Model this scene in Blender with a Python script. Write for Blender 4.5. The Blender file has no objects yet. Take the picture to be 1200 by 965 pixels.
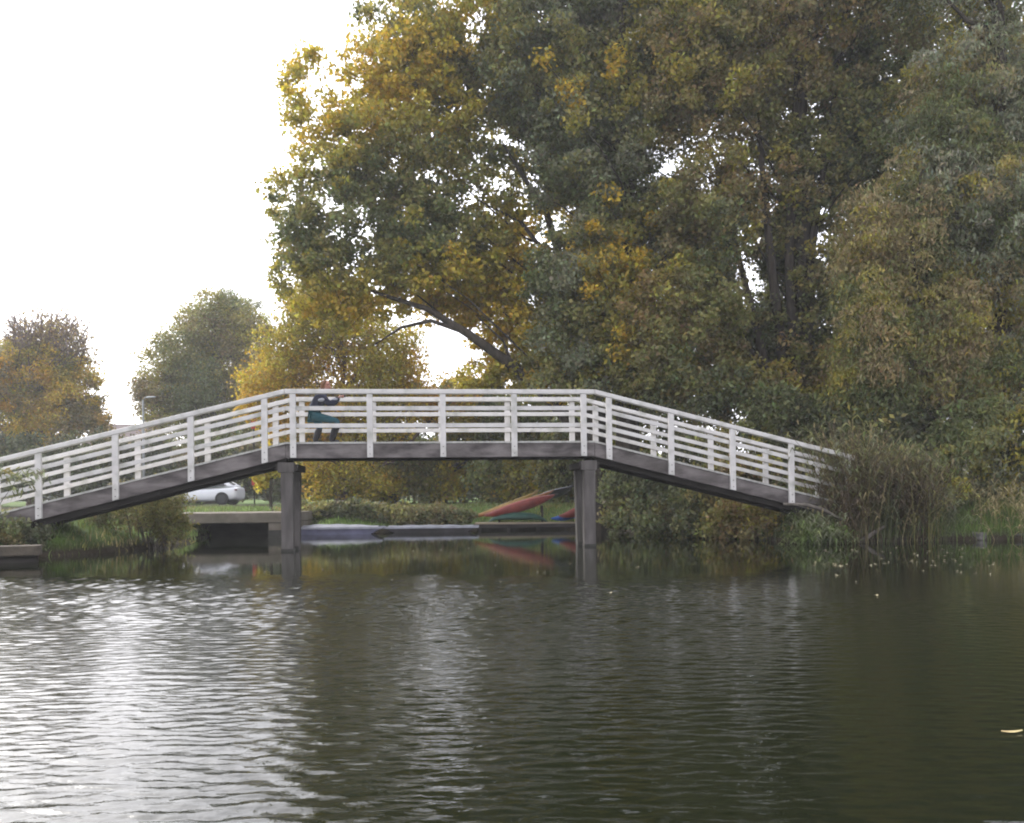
import bpy, bmesh, math, random
import numpy as np
from mathutils import Vector, Matrix

random.seed(4)
RNG = np.random.default_rng(11)
PI = math.pi
scene = bpy.context.scene
COL = scene.collection

# ------------------------------------------------------------------ camera model
F = 1050.0            # focal length in pixels of the 1200 px wide photograph
VEIL_HAZE = .0008
HCAM = 1.05           # eye height above the water (seated in a small boat)
ROLL = 0.0114
HORIZ = 587.0         # horizon row in the middle of the picture
cr, sr = math.cos(ROLL), math.sin(ROLL)

def ray(px, py):
    u = (px - 600.0) / F
    v = (HORIZ - py) / F
    return Vector((u * cr + v * sr, 1.0, -u * sr + v * cr))

def U(px, py, Y):
    """world point seen at pixel px,py at distance Y"""
    d = ray(px, py)
    return Vector((d.x * Y, Y, HCAM + d.z * Y))

def W(px, py, z=0.0):
    """world point on the level z seen at pixel px,py"""
    d = ray(px, py)
    t = (z - HCAM) / d.z
    return Vector((d.x * t, t, z))

cam_d = bpy.data.cameras.new("camera")
cam = bpy.data.objects.new("camera", cam_d)
COL.objects.link(cam)
cam.matrix_world = Matrix(((cr, sr, 0, 0), (0, 0, -1, 0), (-sr, cr, 0, HCAM), (0, 0, 0, 1)))
cam_d.sensor_fit = 'HORIZONTAL'
cam_d.sensor_width = 36.0
cam_d.lens = 36.0 * F / 1200.0
cam_d.shift_y = (HORIZ - 482.5) / 1200.0
cam_d.clip_start = 0.1
cam_d.clip_end = 4000
scene.camera = cam

# ------------------------------------------------------------------ materials
def new_mat(name):
    m = bpy.data.materials.new(name)
    m.use_nodes = True
    nt = m.node_tree
    nt.nodes.clear()
    return m, nt, nt.nodes, nt.links

def surf(name, c1, c2=None, scale=4.0, stretch=(1, 1, 1), rough=0.7, bump=0.0, bscale=20.0, spec=0.3,
         metal=0.0, dirt=None, dirt_scale=1.2, dirt_lo=0.5, dirt_hi=0.7, coat=0.0):
    m, nt, N, L = new_mat(name)
    out = N.new('ShaderNodeOutputMaterial')
    p = N.new('ShaderNodeBsdfPrincipled')
    L.new(p.outputs[0], out.inputs[0])
    p.inputs['Roughness'].default_value = rough
    p.inputs['Specular IOR Level'].default_value = spec
    p.inputs['Metallic'].default_value = metal
    p.inputs['Coat Weight'].default_value = coat
    tc = N.new('ShaderNodeTexCoord')
    mp = N.new('ShaderNodeMapping'); mp.inputs['Scale'].default_value = stretch
    L.new(tc.outputs['Object'], mp.inputs[0])
    c2 = c2 or tuple(x * 0.75 for x in c1)
    n = N.new('ShaderNodeTexNoise'); n.inputs['Scale'].default_value = scale; n.inputs['Detail'].default_value = 6
    L.new(mp.outputs[0], n.inputs[0])
    r = N.new('ShaderNodeValToRGB')
    r.color_ramp.elements[0].position = 0.35; r.color_ramp.elements[0].color = (*c2, 1)
    r.color_ramp.elements[1].position = 0.65; r.color_ramp.elements[1].color = (*c1, 1)
    L.new(n.outputs[0], r.inputs[0])
    col = r.outputs[0]
    if dirt:
        n2 = N.new('ShaderNodeTexNoise'); n2.inputs['Scale'].default_value = dirt_scale; n2.inputs['Detail'].default_value = 8
        L.new(mp.outputs[0], n2.inputs[0])
        mr = N.new('ShaderNodeMapRange')
        mr.inputs[1].default_value = dirt_lo; mr.inputs[2].default_value = dirt_hi
        L.new(n2.outputs[0], mr.inputs[0])
        mx = N.new('ShaderNodeMix'); mx.data_type = 'RGBA'
        L.new(mr.outputs[0], mx.inputs[0]); L.new(col, mx.inputs[6]); mx.inputs[7].default_value = (*dirt, 1)
        col = mx.outputs[2]
    L.new(col, p.inputs['Base Color'])
    if bump:
        nb = N.new('ShaderNodeTexNoise'); nb.inputs['Scale'].default_value = bscale; nb.inputs['Detail'].default_value = 5
        L.new(mp.outputs[0], nb.inputs[0])
        b = N.new('ShaderNodeBump'); b.inputs['Strength'].default_value = bump; b.inputs['Distance'].default_value = 0.02
        L.new(nb.outputs[0], b.inputs['Height']); L.new(b.outputs[0], p.inputs['Normal'])
    return m

def leaf_mat(name, transl=0.35, rough=0.55, spec=0.25):
    m, nt, N, L = new_mat(name)
    out = N.new('ShaderNodeOutputMaterial')
    a = N.new('ShaderNodeAttribute'); a.attribute_name = 'leaf_col'
    p = N.new('ShaderNodeBsdfPrincipled'); p.inputs['Roughness'].default_value = rough
    p.inputs['Specular IOR Level'].default_value = spec
    t = N.new('ShaderNodeBsdfTranslucent')
    mx = N.new('ShaderNodeMixShader'); mx.inputs[0].default_value = transl
    L.new(a.outputs['Color'], p.inputs['Base Color']); L.new(a.outputs['Color'], t.inputs['Color'])
    L.new(p.outputs[0], mx.inputs[1]); L.new(t.outputs[0], mx.inputs[2]); L.new(mx.outputs[0], out.inputs[0])
    return m

LEAF = leaf_mat('leaf', .42)
BARK = surf('bark', (.075, .062, .05), (.03, .026, .022), scale=9, stretch=(1, 1, .25), rough=.9, bump=.6, bscale=14, spec=.1)
PALEBARK = surf('pale_bark', (.16, .14, .12), (.07, .06, .05), scale=9, stretch=(1, 1, .25), rough=.9, bump=.6, bscale=14, spec=.1)
TWIGBARK = surf('reddish_bark', (.17, .12, .10), (.10, .07, .06), scale=9, stretch=(1, 1, .25), rough=.9)
WHITE = surf('white_paint', (.585, .562, .535), (.51, .49, .465), scale=2.2, stretch=(1, 1, 1), rough=.55, bump=.15, bscale=30,
             dirt=(.25, .25, .20), dirt_scale=3.4, dirt_lo=.5, dirt_hi=.85)
GREYWOOD = surf('weathered_timber', (.18, .16, .153), (.06, .052, .05), scale=3.4, stretch=(.55, 1, 1.5), rough=.85, bump=.4, bscale=22,
                dirt=(.07, .062, .055), dirt_scale=1.3, dirt_lo=.5, dirt_hi=.8, spec=.15)
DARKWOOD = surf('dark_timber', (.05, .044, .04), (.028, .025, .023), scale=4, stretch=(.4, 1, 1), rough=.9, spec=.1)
DECKWOOD = surf('deck_plank', (.46, .45, .41), (.33, .32, .29), scale=5, rough=.8, bump=.3, spec=.15)
PIERWOOD = surf('pier_timber', (.115, .104, .098), (.07, .063, .058), scale=5, stretch=(1.4, 1.4, .3), rough=.85, bump=.5, bscale=16,
                dirt=(.05, .05, .038), dirt_scale=1.6, dirt_lo=.5, dirt_hi=.75, spec=.15)
ALGAE = surf('wet_algae', (.032, .03, .024), (.02, .02, .016), scale=9, rough=.5, bump=.4)
CONCRETE = surf('old_concrete', (.175, .15, .12), (.11, .095, .075), scale=3, rough=.9, bump=.4, bscale=18, dirt=(.09, .085, .06), dirt_scale=1.1, dirt_lo=.5, dirt_hi=.75, spec=.15)
DOCKWOOD = surf('dock_timber', (.34, .28, .20), (.22, .18, .13), scale=5, stretch=(.3, 1, 1), rough=.85, bump=.3, spec=.15)

# ------------------------------------------------------------------ mesh helpers
class MB:
    def __init__(self):
        self.v = []; self.f = []; self.m = []
    def add(self, verts, faces, mi=0):
        b = len(self.v)
        self.v += [tuple(x) for x in verts]
        self.f += [tuple(i + b for i in f) for f in faces]
        self.m += [mi] * len(faces)
    def hexa(self, p, mi=0):
        """eight corners: bottom ring 0-3, top ring 4-7"""
        self.add(p, [(3, 2, 1, 0), (4, 5, 6, 7), (0, 1, 5, 4), (1, 2, 6, 5), (2, 3, 7, 6), (3, 0, 4, 7)], mi)
    def box(self, lo, hi, mi=0):
        x0, y0, z0 = lo; x1, y1, z1 = hi
        self.hexa([(x0, y0, z0), (x1, y0, z0), (x1, y1, z0), (x0, y1, z0), (x0, y0, z1), (x1, y0, z1), (x1, y1, z1), (x0, y1, z1)], mi)
    def tube(self, pts, rad, n=8, mi=0, cap=True):
        pts = [Vector(p) for p in pts]
        rings = []
        ref = Vector((0.37, 0.81, 0.45)).normalized()
        b = len(self.v)
        for i, p in enumerate(pts):
            t = (pts[min(i + 1, len(pts) - 1)] - pts[max(i - 1, 0)])
            if t.length < 1e-9: t = Vector((0, 0, 1))
            t.normalize()
            a = t.cross(ref)
            if a.length < 0.05: a = t.cross(Vector((1, 0, 0)))
            a.normalize(); c = t.cross(a)
            for k in range(n):
                an = 2 * PI * k / n
                self.v.append(tuple(p + (a * math.cos(an) + c * math.sin(an)) * rad[i]))
        for i in range(len(pts) - 1):
            for k in range(n):
                k2 = (k + 1) % n
                self.f.append((b + i * n + k, b + i * n + k2, b + (i + 1) * n + k2, b + (i + 1) * n + k)); self.m.append(mi)
        if cap:
            self.f.append(tuple(b + k for k in reversed(range(n)))); self.m.append(mi)
            self.f.append(tuple(b + (len(pts) - 1) * n + k for k in range(n))); self.m.append(mi)
    def build(self, name, mats, parent=None, smooth=False, bevel=0.0, xf=None):
        me = bpy.data.meshes.new(name)
        vv = self.v if xf is None else [tuple(xf @ Vector(p)) for p in self.v]
        me.from_pydata(vv, [], self.f)
        mats = mats if isinstance(mats, (list, tuple)) else [mats]
        for m in mats: me.materials.append(m)
        me.polygons.foreach_set('material_index', self.m)
        if smooth: me.polygons.foreach_set('use_smooth', [True] * len(self.f))
        me.update()
        o = bpy.data.objects.new(name, me)
        COL.objects.link(o)
        if parent: o.parent = parent
        if bevel:
            md = o.modifiers.new('bevel', 'BEVEL'); md.width = bevel; md.segments = 2; md.limit_method = 'ANGLE'; md.angle_limit = math.radians(40)
        return o

def tag(o, label=None, cat=None, group=None, kind=None):
    if label: o['label'] = label
    if cat: o['category'] = cat
    if group: o['group'] = group
    if kind: o['kind'] = kind
    return o

def thing(name, label, cat, loc=(0, 0, 0), rz=0.0, group=None):
    o = bpy.data.objects.new(name, None)
    o.empty_display_size = .2
    COL.objects.link(o)
    o.location = loc; o.rotation_euler = (0, 0, rz)
    return tag(o, label, cat, group)

def dup(root, loc, rz, label=None):
    r = root.copy(); COL.objects.link(r); r.location = loc; r.rotation_euler = (0, 0, rz)
    if label: r['label'] = label
    for ch in list(root.children):
        c = ch.copy(); COL.objects.link(c); c.parent = r
        for g in ch.children:
            d = g.copy(); COL.objects.link(d); d.parent = c
    return r

# ------------------------------------------------------------------ world and light
w = bpy.data.worlds.new("World"); scene.world = w; w.use_nodes = True
nt = w.node_tree; nt.nodes.clear(); N = nt.nodes; L = nt.links
wo = N.new('ShaderNodeOutputWorld'); bg = N.new('ShaderNodeBackground'); bg.inputs[1].default_value = 0.1
L.new(bg.outputs[0], wo.inputs[0])
sky = N.new('ShaderNodeTexSky'); sky.sky_type = 'NISHITA'; sky.sun_disc = False
SUN_EL, SUN_AZ = math.radians(36), math.radians(-46)      # azimuth from +Y towards +X
sky.sun_elevation = SUN_EL; sky.sun_rotation = SUN_AZ
sky.air_density = 1.0; sky.dust_density = 4.0; sky.ozone_density = 1.0
hs = N.new('ShaderNodeHueSaturation'); hs.inputs['Saturation'].default_value = 0.28
L.new(sky.outputs[0], hs.inputs['Color'])
# broken cloud layer: brighter and greyer patches in the sky itself
tc = N.new('ShaderNodeTexCoord'); mp = N.new('ShaderNodeMapping'); mp.inputs['Scale'].default_value = (1, 1, 2.6)
L.new(tc.outputs['Generated'], mp.inputs[0])
nz = N.new('ShaderNodeTexNoise'); nz.inputs['Scale'].default_value = 2.4; nz.inputs['Detail'].default_value = 7
L.new(mp.outputs[0], nz.inputs[0])
mr = N.new('ShaderNodeMapRange'); mr.inputs[1].default_value = .3; mr.inputs[2].default_value = .7
mr.inputs[3].default_value = .8; mr.inputs[4].default_value = 1.35
L.new(nz.outputs[0], mr.inputs[0])
ml = N.new('ShaderNodeMix'); ml.data_type = 'RGBA'; ml.blend_type = 'MULTIPLY'; ml.inputs[0].default_value = 1
L.new(hs.outputs[0], ml.inputs[6]); L.new(mr.outputs[0], ml.inputs[7])
ov = N.new('ShaderNodeMix'); ov.data_type = 'RGBA'; ov.inputs[0].default_value = .42
ov.inputs[7].default_value = (10.4, 10.35, 11.7, 1)
L.new(ml.outputs[2], ov.inputs[6]); L.new(ov.outputs[2], bg.inputs[0])

sl = bpy.data.lights.new('sun', 'SUN'); sl.energy = 1.0; sl.angle = math.radians(25); sl.color = (1, .96, .9)
so = bpy.data.objects.new('sun', sl); COL.objects.link(so)
sd = Vector((math.sin(SUN_AZ) * math.cos(SUN_EL), math.cos(SUN_AZ) * math.cos(SUN_EL), math.sin(SUN_EL)))
so.rotation_euler = sd.to_track_quat('Z', 'Y').to_euler()
so.location = (0, 0, 60)

scene.view_settings.view_transform = 'Standard'
scene.view_settings.look = 'None'
scene.view_settings.exposure = 1.78
scene.view_settings.gamma = 1.0
scene.view_settings.use_curve_mapping = False
scene.render.engine = 'CYCLES'
cy = scene.cycles
cy.max_bounces = 8; cy.diffuse_bounces = 5; cy.glossy_bounces = 3; cy.transmission_bounces = 3; cy.transparent_max_bounces = 6
cy.caustics_reflective = False; cy.caustics_refractive = False
cy.use_denoising = True
cy.pixel_filter_type = 'BLACKMAN_HARRIS'; cy.filter_width = 2.0
try: scene.render.use_persistent_data = False
except Exception: pass

hz_m, hnt, hN, hL = new_mat('glare_haze')
ho = hN.new('ShaderNodeOutputMaterial'); hv = hN.new('ShaderNodeVolumePrincipled')
hv.inputs['Color'].default_value = (.93, .94, .96, 1); hv.inputs['Density'].default_value = VEIL_HAZE; hv.inputs['Anisotropy'].default_value = .2
hL.new(hv.outputs[0], ho.inputs['Volume'])
hb = MB(); hb.box((-420, -260, -3.0), (420, 460, 28.0)); tag(hb.build('glare_veil', hz_m), kind='stuff')  # thin volume added to lift dark foliage, standing in for lens glare
cy.volume_bounces = 1

# ------------------------------------------------------------------ shoreline, terrain, water
shore_px = [(-420, 690), (-160, 664), (0, 655), (60, 652), (130, 648), (190, 641), (216, 637)]
shore = [W(*p).to_2d() for p in shore_px]
shore += [Vector((-10.3, 31.0)), Vector((-7.2, 31.0))]
shore += [W(352, 627).to_2d(), W(450, 624.5).to_2d(), W(560, 621).to_2d(), W(700, 621).to_2d(), W(760, 626).to_2d(), W(880, 633).to_2d(),
          W(935, 636).to_2d(), W(1010, 636).to_2d(), W(1100, 634).to_2d(), W(1200, 633).to_2d(), W(1420, 634).to_2d(), Vector((40, 22)), Vector((45, -60)), Vector((-45, -60)), Vector((-30, 2))]
SH = np.array([[p.x, p.y] for p in shore])

def signed_dist(P):
    """distance to the shore, positive on land"""
    n = len(SH); best = np.full(len(P), 1e9); inside = np.zeros(len(P), bool)
    for i in range(n):
        a = SH[i]; b = SH[(i + 1) % n]; ab = b - a
        t = np.clip(((P - a) @ ab) / (ab @ ab), 0, 1)
        d = np.linalg.norm(P - (a + t[:, None] * ab), axis=1)
        best = np.minimum(best, d)
        c = ((a[1] > P[:, 1]) != (b[1] > P[:, 1]))
        xi = (b[0] - a[0]) * (P[:, 1] - a[1]) / (b[1] - a[1] + 1e-12) + a[0]
        inside ^= c & (P[:, 0] < xi)
    return np.where(inside, -best, best)

def vnoise(P, s, seed=0):
    """smooth pseudo noise in -1..1 from sines"""
    r = np.random.default_rng(seed)
    out = np.zeros(len(P))
    for k in range(7):
        d = r.normal(size=P.shape[1]); d /= np.linalg.norm(d)
        out += np.sin(P @ d * s * r.uniform(.6, 1.7) + r.uniform(0, 6.28)) / 7 ** .5
    return np.clip(out, -1.6, 1.6)

def ground_h(P):
    d = signed_dist(P)
    land = 0.10 + np.minimum(np.maximum(d, 0) * 0.42, 0.68) + 0.06 * vnoise(P, 1.1, 3) * np.clip(d, 0, 1) + 0.012 * np.clip(d - 12, 0, 60)
    sub = np.clip(d * 1.6, -1.4, 0) 
    return np.where(d > 0, land, sub)

def ghz(x, y):
    return float(ground_h(np.array([[x, y]]))[0])

def grid_coords():
    xs = np.concatenate([[-400, -300, -150, -90, -60], np.arange(-42, 42.1, .4), [60, 90, 150, 300, 400]])
    ys = np.concatenate([[-240, -80, -30], np.arange(-8, 70.1, .4), [80, 95, 120, 160, 240, 440]])
    return xs, ys
xs, ys = grid_coords()
GX, GY = np.meshgrid(xs, ys)
P2 = np.stack([GX.ravel(), GY.ravel()], 1)
HZ = ground_h(P2)
me = bpy.data.meshes.new('ground')
nx, ny = len(xs), len(ys)
idx = np.arange(nx * ny).reshape(ny, nx)
quads = np.stack([idx[:-1, :-1].ravel(), idx[:-1, 1:].ravel(), idx[1:, 1:].ravel(), idx[1:, :-1].ravel()], 1)

def np_mesh(name, V, Q, mat, colors=None, smooth=False):
    me = bpy.data.meshes.new(name)
    me.vertices.add(len(V)); me.vertices.foreach_set('co', np.ascontiguousarray(V, np.float32).ravel())
    k = Q.shape[1]
    me.loops.add(Q.size); me.loops.foreach_set('vertex_index', np.ascontiguousarray(Q, np.int32).ravel())
    me.polygons.add(len(Q)); me.polygons.foreach_set('loop_start', np.arange(0, Q.size, k, dtype=np.int32))
    try: me.polygons.foreach_set('loop_total', np.full(len(Q), k, np.int32))
    except Exception: pass
    me.update(calc_edges=True)
    me.validate()
    if colors is not None:
        a = me.color_attributes.new('leaf_col', 'FLOAT_COLOR', 'POINT')
        c4 = np.ones((len(V), 4), np.float32); c4[:, :3] = colors
        a.data.foreach_set('color', c4.ravel())
    me.materials.append(mat)
    if smooth: me.polygons.foreach_set('use_smooth', np.ones(len(Q), bool))
    return me

def link(name, me, parent=None):
    o = bpy.data.objects.new(name, me); COL.objects.link(o)
    if parent: o.parent = parent
    return o

def ground_mat():
    m, nt, N, L = new_mat('grassy_ground')
    out = N.new('ShaderNodeOutputMaterial'); p = N.new('ShaderNodeBsdfPrincipled'); L.new(p.outputs[0], out.inputs[0])
    p.inputs['Roughness'].default_value = .95; p.inputs['Specular IOR Level'].default_value = .1
    tc = N.new('ShaderNodeTexCoord'); sp = N.new('ShaderNodeSeparateXYZ'); L.new(tc.outputs['Object'], sp.inputs[0])
    n = N.new('ShaderNodeTexNoise'); n.inputs['Scale'].default_value = 1.7; n.inputs['Detail'].default_value = 9
    L.new(tc.outputs['Object'], n.inputs[0])
    r = N.new('ShaderNodeValToRGB'); e = r.color_ramp.elements
    e[0].position = .3; e[0].color = (.05, .075, .02, 1); e[1].position = .7; e[1].color = (.10, .16, .035, 1)
    L.new(n.outputs[0], r.inputs[0])
    mr = N.new('ShaderNodeMapRange'); mr.inputs[1].default_value = .08; mr.inputs[2].default_value = .3
    L.new(sp.outputs['Z'], mr.inputs[0])
    mx = N.new('ShaderNodeMix'); mx.data_type = 'RGBA'; mx.inputs[6].default_value = (.035, .028, .018, 1)
    L.new(mr.outputs[0], mx.inputs[0]); L.new(r.outputs[0], mx.inputs[7]); L.new(mx.outputs[2], p.inputs['Base Color'])
    n2 = N.new('ShaderNodeTexNoise'); n2.inputs['Scale'].default_value = 9; n2.inputs['Detail'].default_value = 6
    L.new(tc.outputs['Object'], n2.inputs[0])
    b = N.new('ShaderNodeBump'); b.inputs['Distance'].default_value = .08; L.new(n2.outputs[0], b.inputs['Height']); L.new(b.outputs[0], p.inputs['Normal'])
    return m
o = link('ground', np_mesh('ground', np.column_stack([P2, HZ]), quads, ground_mat(), smooth=True)); tag(o, kind='structure')

def water_mat():
    m, nt, N, L = new_mat('river_water')
    out = N.new('ShaderNodeOutputMaterial'); p = N.new('ShaderNodeBsdfPrincipled'); L.new(p.outputs[0], out.inputs[0])
    p.inputs['Base Color'].default_value = (.0072, .009, .0042, 1)
    p.inputs['Roughness'].default_value = .015
    p.inputs['IOR'].default_value = 1.33
    tc = N.new('ShaderNodeTexCoord')
    def noise(scale, st, detail=3, dist=0.0, loc=(0, 0, 0), rough=.5):
        mp = N.new('ShaderNodeMapping'); mp.inputs['Scale'].default_value = st; mp.inputs['Location'].default_value = loc
        mp.inputs['Rotation'].default_value = (0, 0, math.radians(7))
        L.new(tc.outputs['Object'], mp.inputs[0])
        n = N.new('ShaderNodeTexNoise'); n.inputs['Scale'].default_value = scale; n.inputs['Detail'].default_value = detail
        n.inputs['Distortion'].default_value = dist; n.inputs['Roughness'].default_value = rough
        L.new(mp.outputs[0], n.inputs[0]); return n.outputs[0]
    def math_(op, a, b):
        k = N.new('ShaderNodeMath'); k.operation = op
        for i, x in enumerate((a, b)):
            if isinstance(x, (int, float)): k.inputs[i].default_value = x
            else: L.new(x, k.inputs[i])
        return k.outputs[0]
    fine = noise(11.0, (.8, 1.6, 1), 4, .5, rough=.6)
    mid = noise(1.9, (.7, 1.8, 1), 2, .3, (3, 1, 0))
    swell = noise(.5, (.5, 1.2, 1), 1, 0, (7, 2, 0))
    h = math_('ADD', math_('MULTIPLY', fine, WAVE[0]), math_('ADD', math_('MULTIPLY', mid, WAVE[1]), math_('MULTIPLY', swell, WAVE[2])))
    # sheltered water beyond the breeze line under the bridge
    sp = N.new('ShaderNodeSeparateXYZ'); L.new(tc.outputs['Object'], sp.inputs[0])
    edge = noise(.35, (.4, 1, 1), 4, 0, (1, 5, 0))
    yy = math_('ADD', sp.outputs['Y'], math_('MULTIPLY', math_('SUBTRACT', edge, .5), 5.0))
    mr = N.new('ShaderNodeMapRange'); mr.interpolation_type = 'SMOOTHSTEP'
    mr.inputs[1].default_value = 11.4; mr.inputs[2].default_value = 13.2; mr.inputs[3].default_value = 1.0; mr.inputs[4].default_value = .1
    L.new(yy, mr.inputs[0])
    # lee of the trees on the right hand bank
    mx = N.new('ShaderNodeMapRange'); mx.interpolation_type = 'SMOOTHSTEP'
    L.new(math_('ADD', sp.outputs['X'], math_('MULTIPLY', sp.outputs['Y'], -.12)), mx.inputs[0])
    mx.inputs[1].default_value = -1.0; mx.inputs[2].default_value = 3.5; mx.inputs[3].default_value = 1.0; mx.inputs[4].default_value = .42
    patch = noise(.22, (1, .6, 1), 3, 0, (9, 9, 0))
    pm = N.new('ShaderNodeMapRange'); pm.inputs[1].default_value = .35; pm.inputs[2].default_value = .65; pm.inputs[3].default_value = .6; pm.inputs[4].default_value = 1.15
    L.new(patch, pm.inputs[0])
    amp = math_('MULTIPLY', math_('MULTIPLY', mr.outputs[0], mx.outputs[0]), pm.outputs[0])
    b = N.new('ShaderNodeBump'); b.inputs['Distance'].default_value = 1.0; b.inputs['Strength'].default_value = 1.0
    L.new(math_('MULTIPLY', h, amp), b.inputs['Height']); L.new(b.outputs[0], p.inputs['Normal'])
    return m
WAVE = (.004, .002, .0)
def sstep(a, b, x):
    t = np.clip((x - a) / (b - a), 0, 1); return t * t * (3 - 2 * t)
def ripples(P):
    r = np.random.default_rng(77); n = 140
    lam = np.exp(r.uniform(math.log(.035), math.log(.21), n)); k = 2 * PI / lam
    an = r.normal(size=n) * .66 + .08
    s = RMS * (2 / n) ** .5 * (lam / .1) ** -.7
    h = np.zeros(len(P))
    for i in range(n):
        wgt = sstep(2.2, 4.4, lam[i] / (.0055 + .0024 * np.abs(P[:, 1]) * 1.0))
        h += wgt * s[i] / k[i] * np.sin(k[i] * (P[:, 0] * math.sin(an[i]) + P[:, 1] * math.cos(an[i])) + r.uniform(0, 6.28))
    x, y = P[:, 0], P[:, 1]
    calm = 1 - .88 * sstep(11.3, 12.9, y + .7 * vnoise(P * np.array([.5, 1.0]), 1.3, 5) + .14 * x)
    lee = 1 - LEE * sstep(-1.0, 3.2, x - .12 * y + .5 * vnoise(P, .6, 6))
    gust = 1 + .35 * vnoise(P * np.array([.6, 1.0]), .9, 8)
    edge = sstep(24, 19, np.abs(x) * 1.0) * sstep(19.8, 17, y) * sstep(1.0, 1.6, y)
    h = h * (.72 + .28 * sstep(3.0, 7.5, y))
    return h * calm * lee * np.clip(gust, .3, 1.7) * edge
RMS, LEE = .155, .62
wx = np.concatenate([[-400, -200, -80, -40, -26], np.arange(-16, -8.5, .1), np.arange(-8.5, 8.5, .034), np.arange(8.5, 16.1, .1), [26, 40, 80, 200, 400]])
wy = np.concatenate([[-240, -100, -20, -5, 0], np.arange(1.0, 2.4, .03), np.arange(2.4, 5.0, .0105), np.arange(5.0, 5.6, .014), np.arange(5.6, 9, .018), np.arange(9, 14, .025), np.arange(14, 20.01, .1), [24, 30, 40, 60, 120, 200]])
GX, GY = np.meshgrid(wx, wy); PW = np.stack([GX.ravel(), GY.ravel()], 1)
idx = np.arange(len(wx) * len(wy)).reshape(len(wy), len(wx))
qw = np.stack([idx[:-1, :-1].ravel(), idx[:-1, 1:].ravel(), idx[1:, 1:].ravel(), idx[1:, :-1].ravel()], 1)
o = link('water', np_mesh('water', np.column_stack([PW, ripples(PW)]), qw, water_mat(), smooth=True)); tag(o, kind='structure')

# ------------------------------------------------------------------ leaf clouds
def leaf_cloud(C, per, R, Ls, Wd, cols, jit=.22, droop=0.0, flat=.75, seed=0):
    """C: cluster centres, per: leaves per cluster, R: cluster radius, cols: colour per cluster"""
    r = np.random.default_rng(seed)
    n = len(C) * per
    ci = np.repeat(np.arange(len(C)), per)
    d = r.normal(size=(n, 3)); d /= np.linalg.norm(d, axis=1)[:, None]
    rad = r.random(n) ** .5
    Rc = (np.full(len(C), R) if np.isscalar(R) else R) * r.uniform(.65, 1.35, len(C))
    off = d * (rad * Rc[ci])[:, None]; off[:, 2] *= flat
    off[:, 2] -= droop * Rc[ci] * rad ** 2
    P = C[ci] + off
    a = r.normal(size=(n, 3)); a[:, 2] -= .5 + 1.5 * droop; a /= np.linalg.norm(a, axis=1)[:, None]
    b = np.cross(a, r.normal(size=(n, 3))); b /= np.linalg.norm(b, axis=1)[:, None] + 1e-9
    nn = np.cross(a, b)
    ls = Ls * r.uniform(.6, 1.35, n); ws = Wd * r.uniform(.65, 1.3, n)
    V = np.empty((n, 4, 3))
    V[:, 0] = P - a * (ls / 2)[:, None]
    V[:, 1] = P + b * (ws / 2)[:, None] + nn * (ws * .18)[:, None] - a * (ls * .08)[:, None]
    V[:, 2] = P + a * (ls / 2)[:, None]
    V[:, 3] = P - b * (ws / 2)[:, None] + nn * (ws * .18)[:, None] - a * (ls * .08)[:, None]
    c = cols[ci] * np.exp(r.normal(size=(n, 1)) * jit) * np.exp(r.normal(size=(n, 3)) * .07)
    return V.reshape(-1, 3), np.repeat(c, 4, axis=0)

def leaf_object(name, parts, parent=None):
    V = np.concatenate([p[0] for p in parts]); Cc = np.concatenate([p[1] for p in parts])
    Q = np.arange(len(V)).reshape(-1, 4)
    return link(name, np_mesh(name, V, Q, LEAF, np.clip(Cc, 0.004, .9)), parent)

PAL = {
    'gold': (.50, .35, .04), 'amber': (.50, .285, .035), 'yellow': (.48, .39, .05), 'olive_y': (.32, .28, .05), 'olive': (.23, .22, .07),
    'green': (.145, .165, .065), 'dark': (.10, .11, .055), 'grey': (.20, .21, .125), 'silver': (.31, .325, .225), 'brown': (.215, .18, .08),
    'rust': (.27, .2, .08), 'tan': (.31, .255, .13), 'grass': (.14, .20, .055), 'reed': (.10, .074, .045), 'twig': (.12, .085, .065),
}

def pick_cols(C, palette, seed, scale=.9, mix=.55):
    """palette: list of (name, weight); patches of colour through space"""
    r = np.random.default_rng(seed)
    wts = np.array([w for _, w in palette], float); cum = np.cumsum(wts / wts.sum())
    v = vnoise(C, scale, seed) / 1.1
    q = .5 + .5 * np.clip(v, -1, 1)
    # rank transform so weights hold
    q = np.argsort(np.argsort(q)) / max(1, len(q) - 1)
    q = np.clip(q + r.normal(size=len(q)) * (1 - mix) * .35, 0, .999)
    i = np.searchsorted(cum, q)
    A = np.array([PAL[n] for n, _ in palette])
    j = np.clip(i + r.integers(-1, 2, len(i)), 0, len(A) - 1)
    k = r.random((len(i), 1)) * .45
    return A[i] * (1 - k) + A[j] * k

def blob_points(blobs, n, seed, bias=2.2):
    """blobs in photograph pixels at a distance: (px, py, rx, ry, Y, depth)"""
    r = np.random.default_rng(seed)
    B = []
    for b in blobs:
        px, py, rx, ry, Y, dz = b[:6]
        wgt = b[6] if len(b) > 6 else 1.0
        c = U(px, py, Y)
        B.append((c.x, c.y, c.z, rx * Y / F, dz, ry * Y / F, wgt))
    B = np.array(B)
    area = B[:, 3] * B[:, 5] * B[:, 6]
    k = r.choice(len(B), n, p=area / area.sum())
    d = r.normal(size=(n, 3)); d /= np.linalg.norm(d, axis=1)[:, None]
    rad = r.random(n) ** (1 / bias)
    P = B[k, :3] + d * rad[:, None] * B[k, 3:6]
    return P

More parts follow.
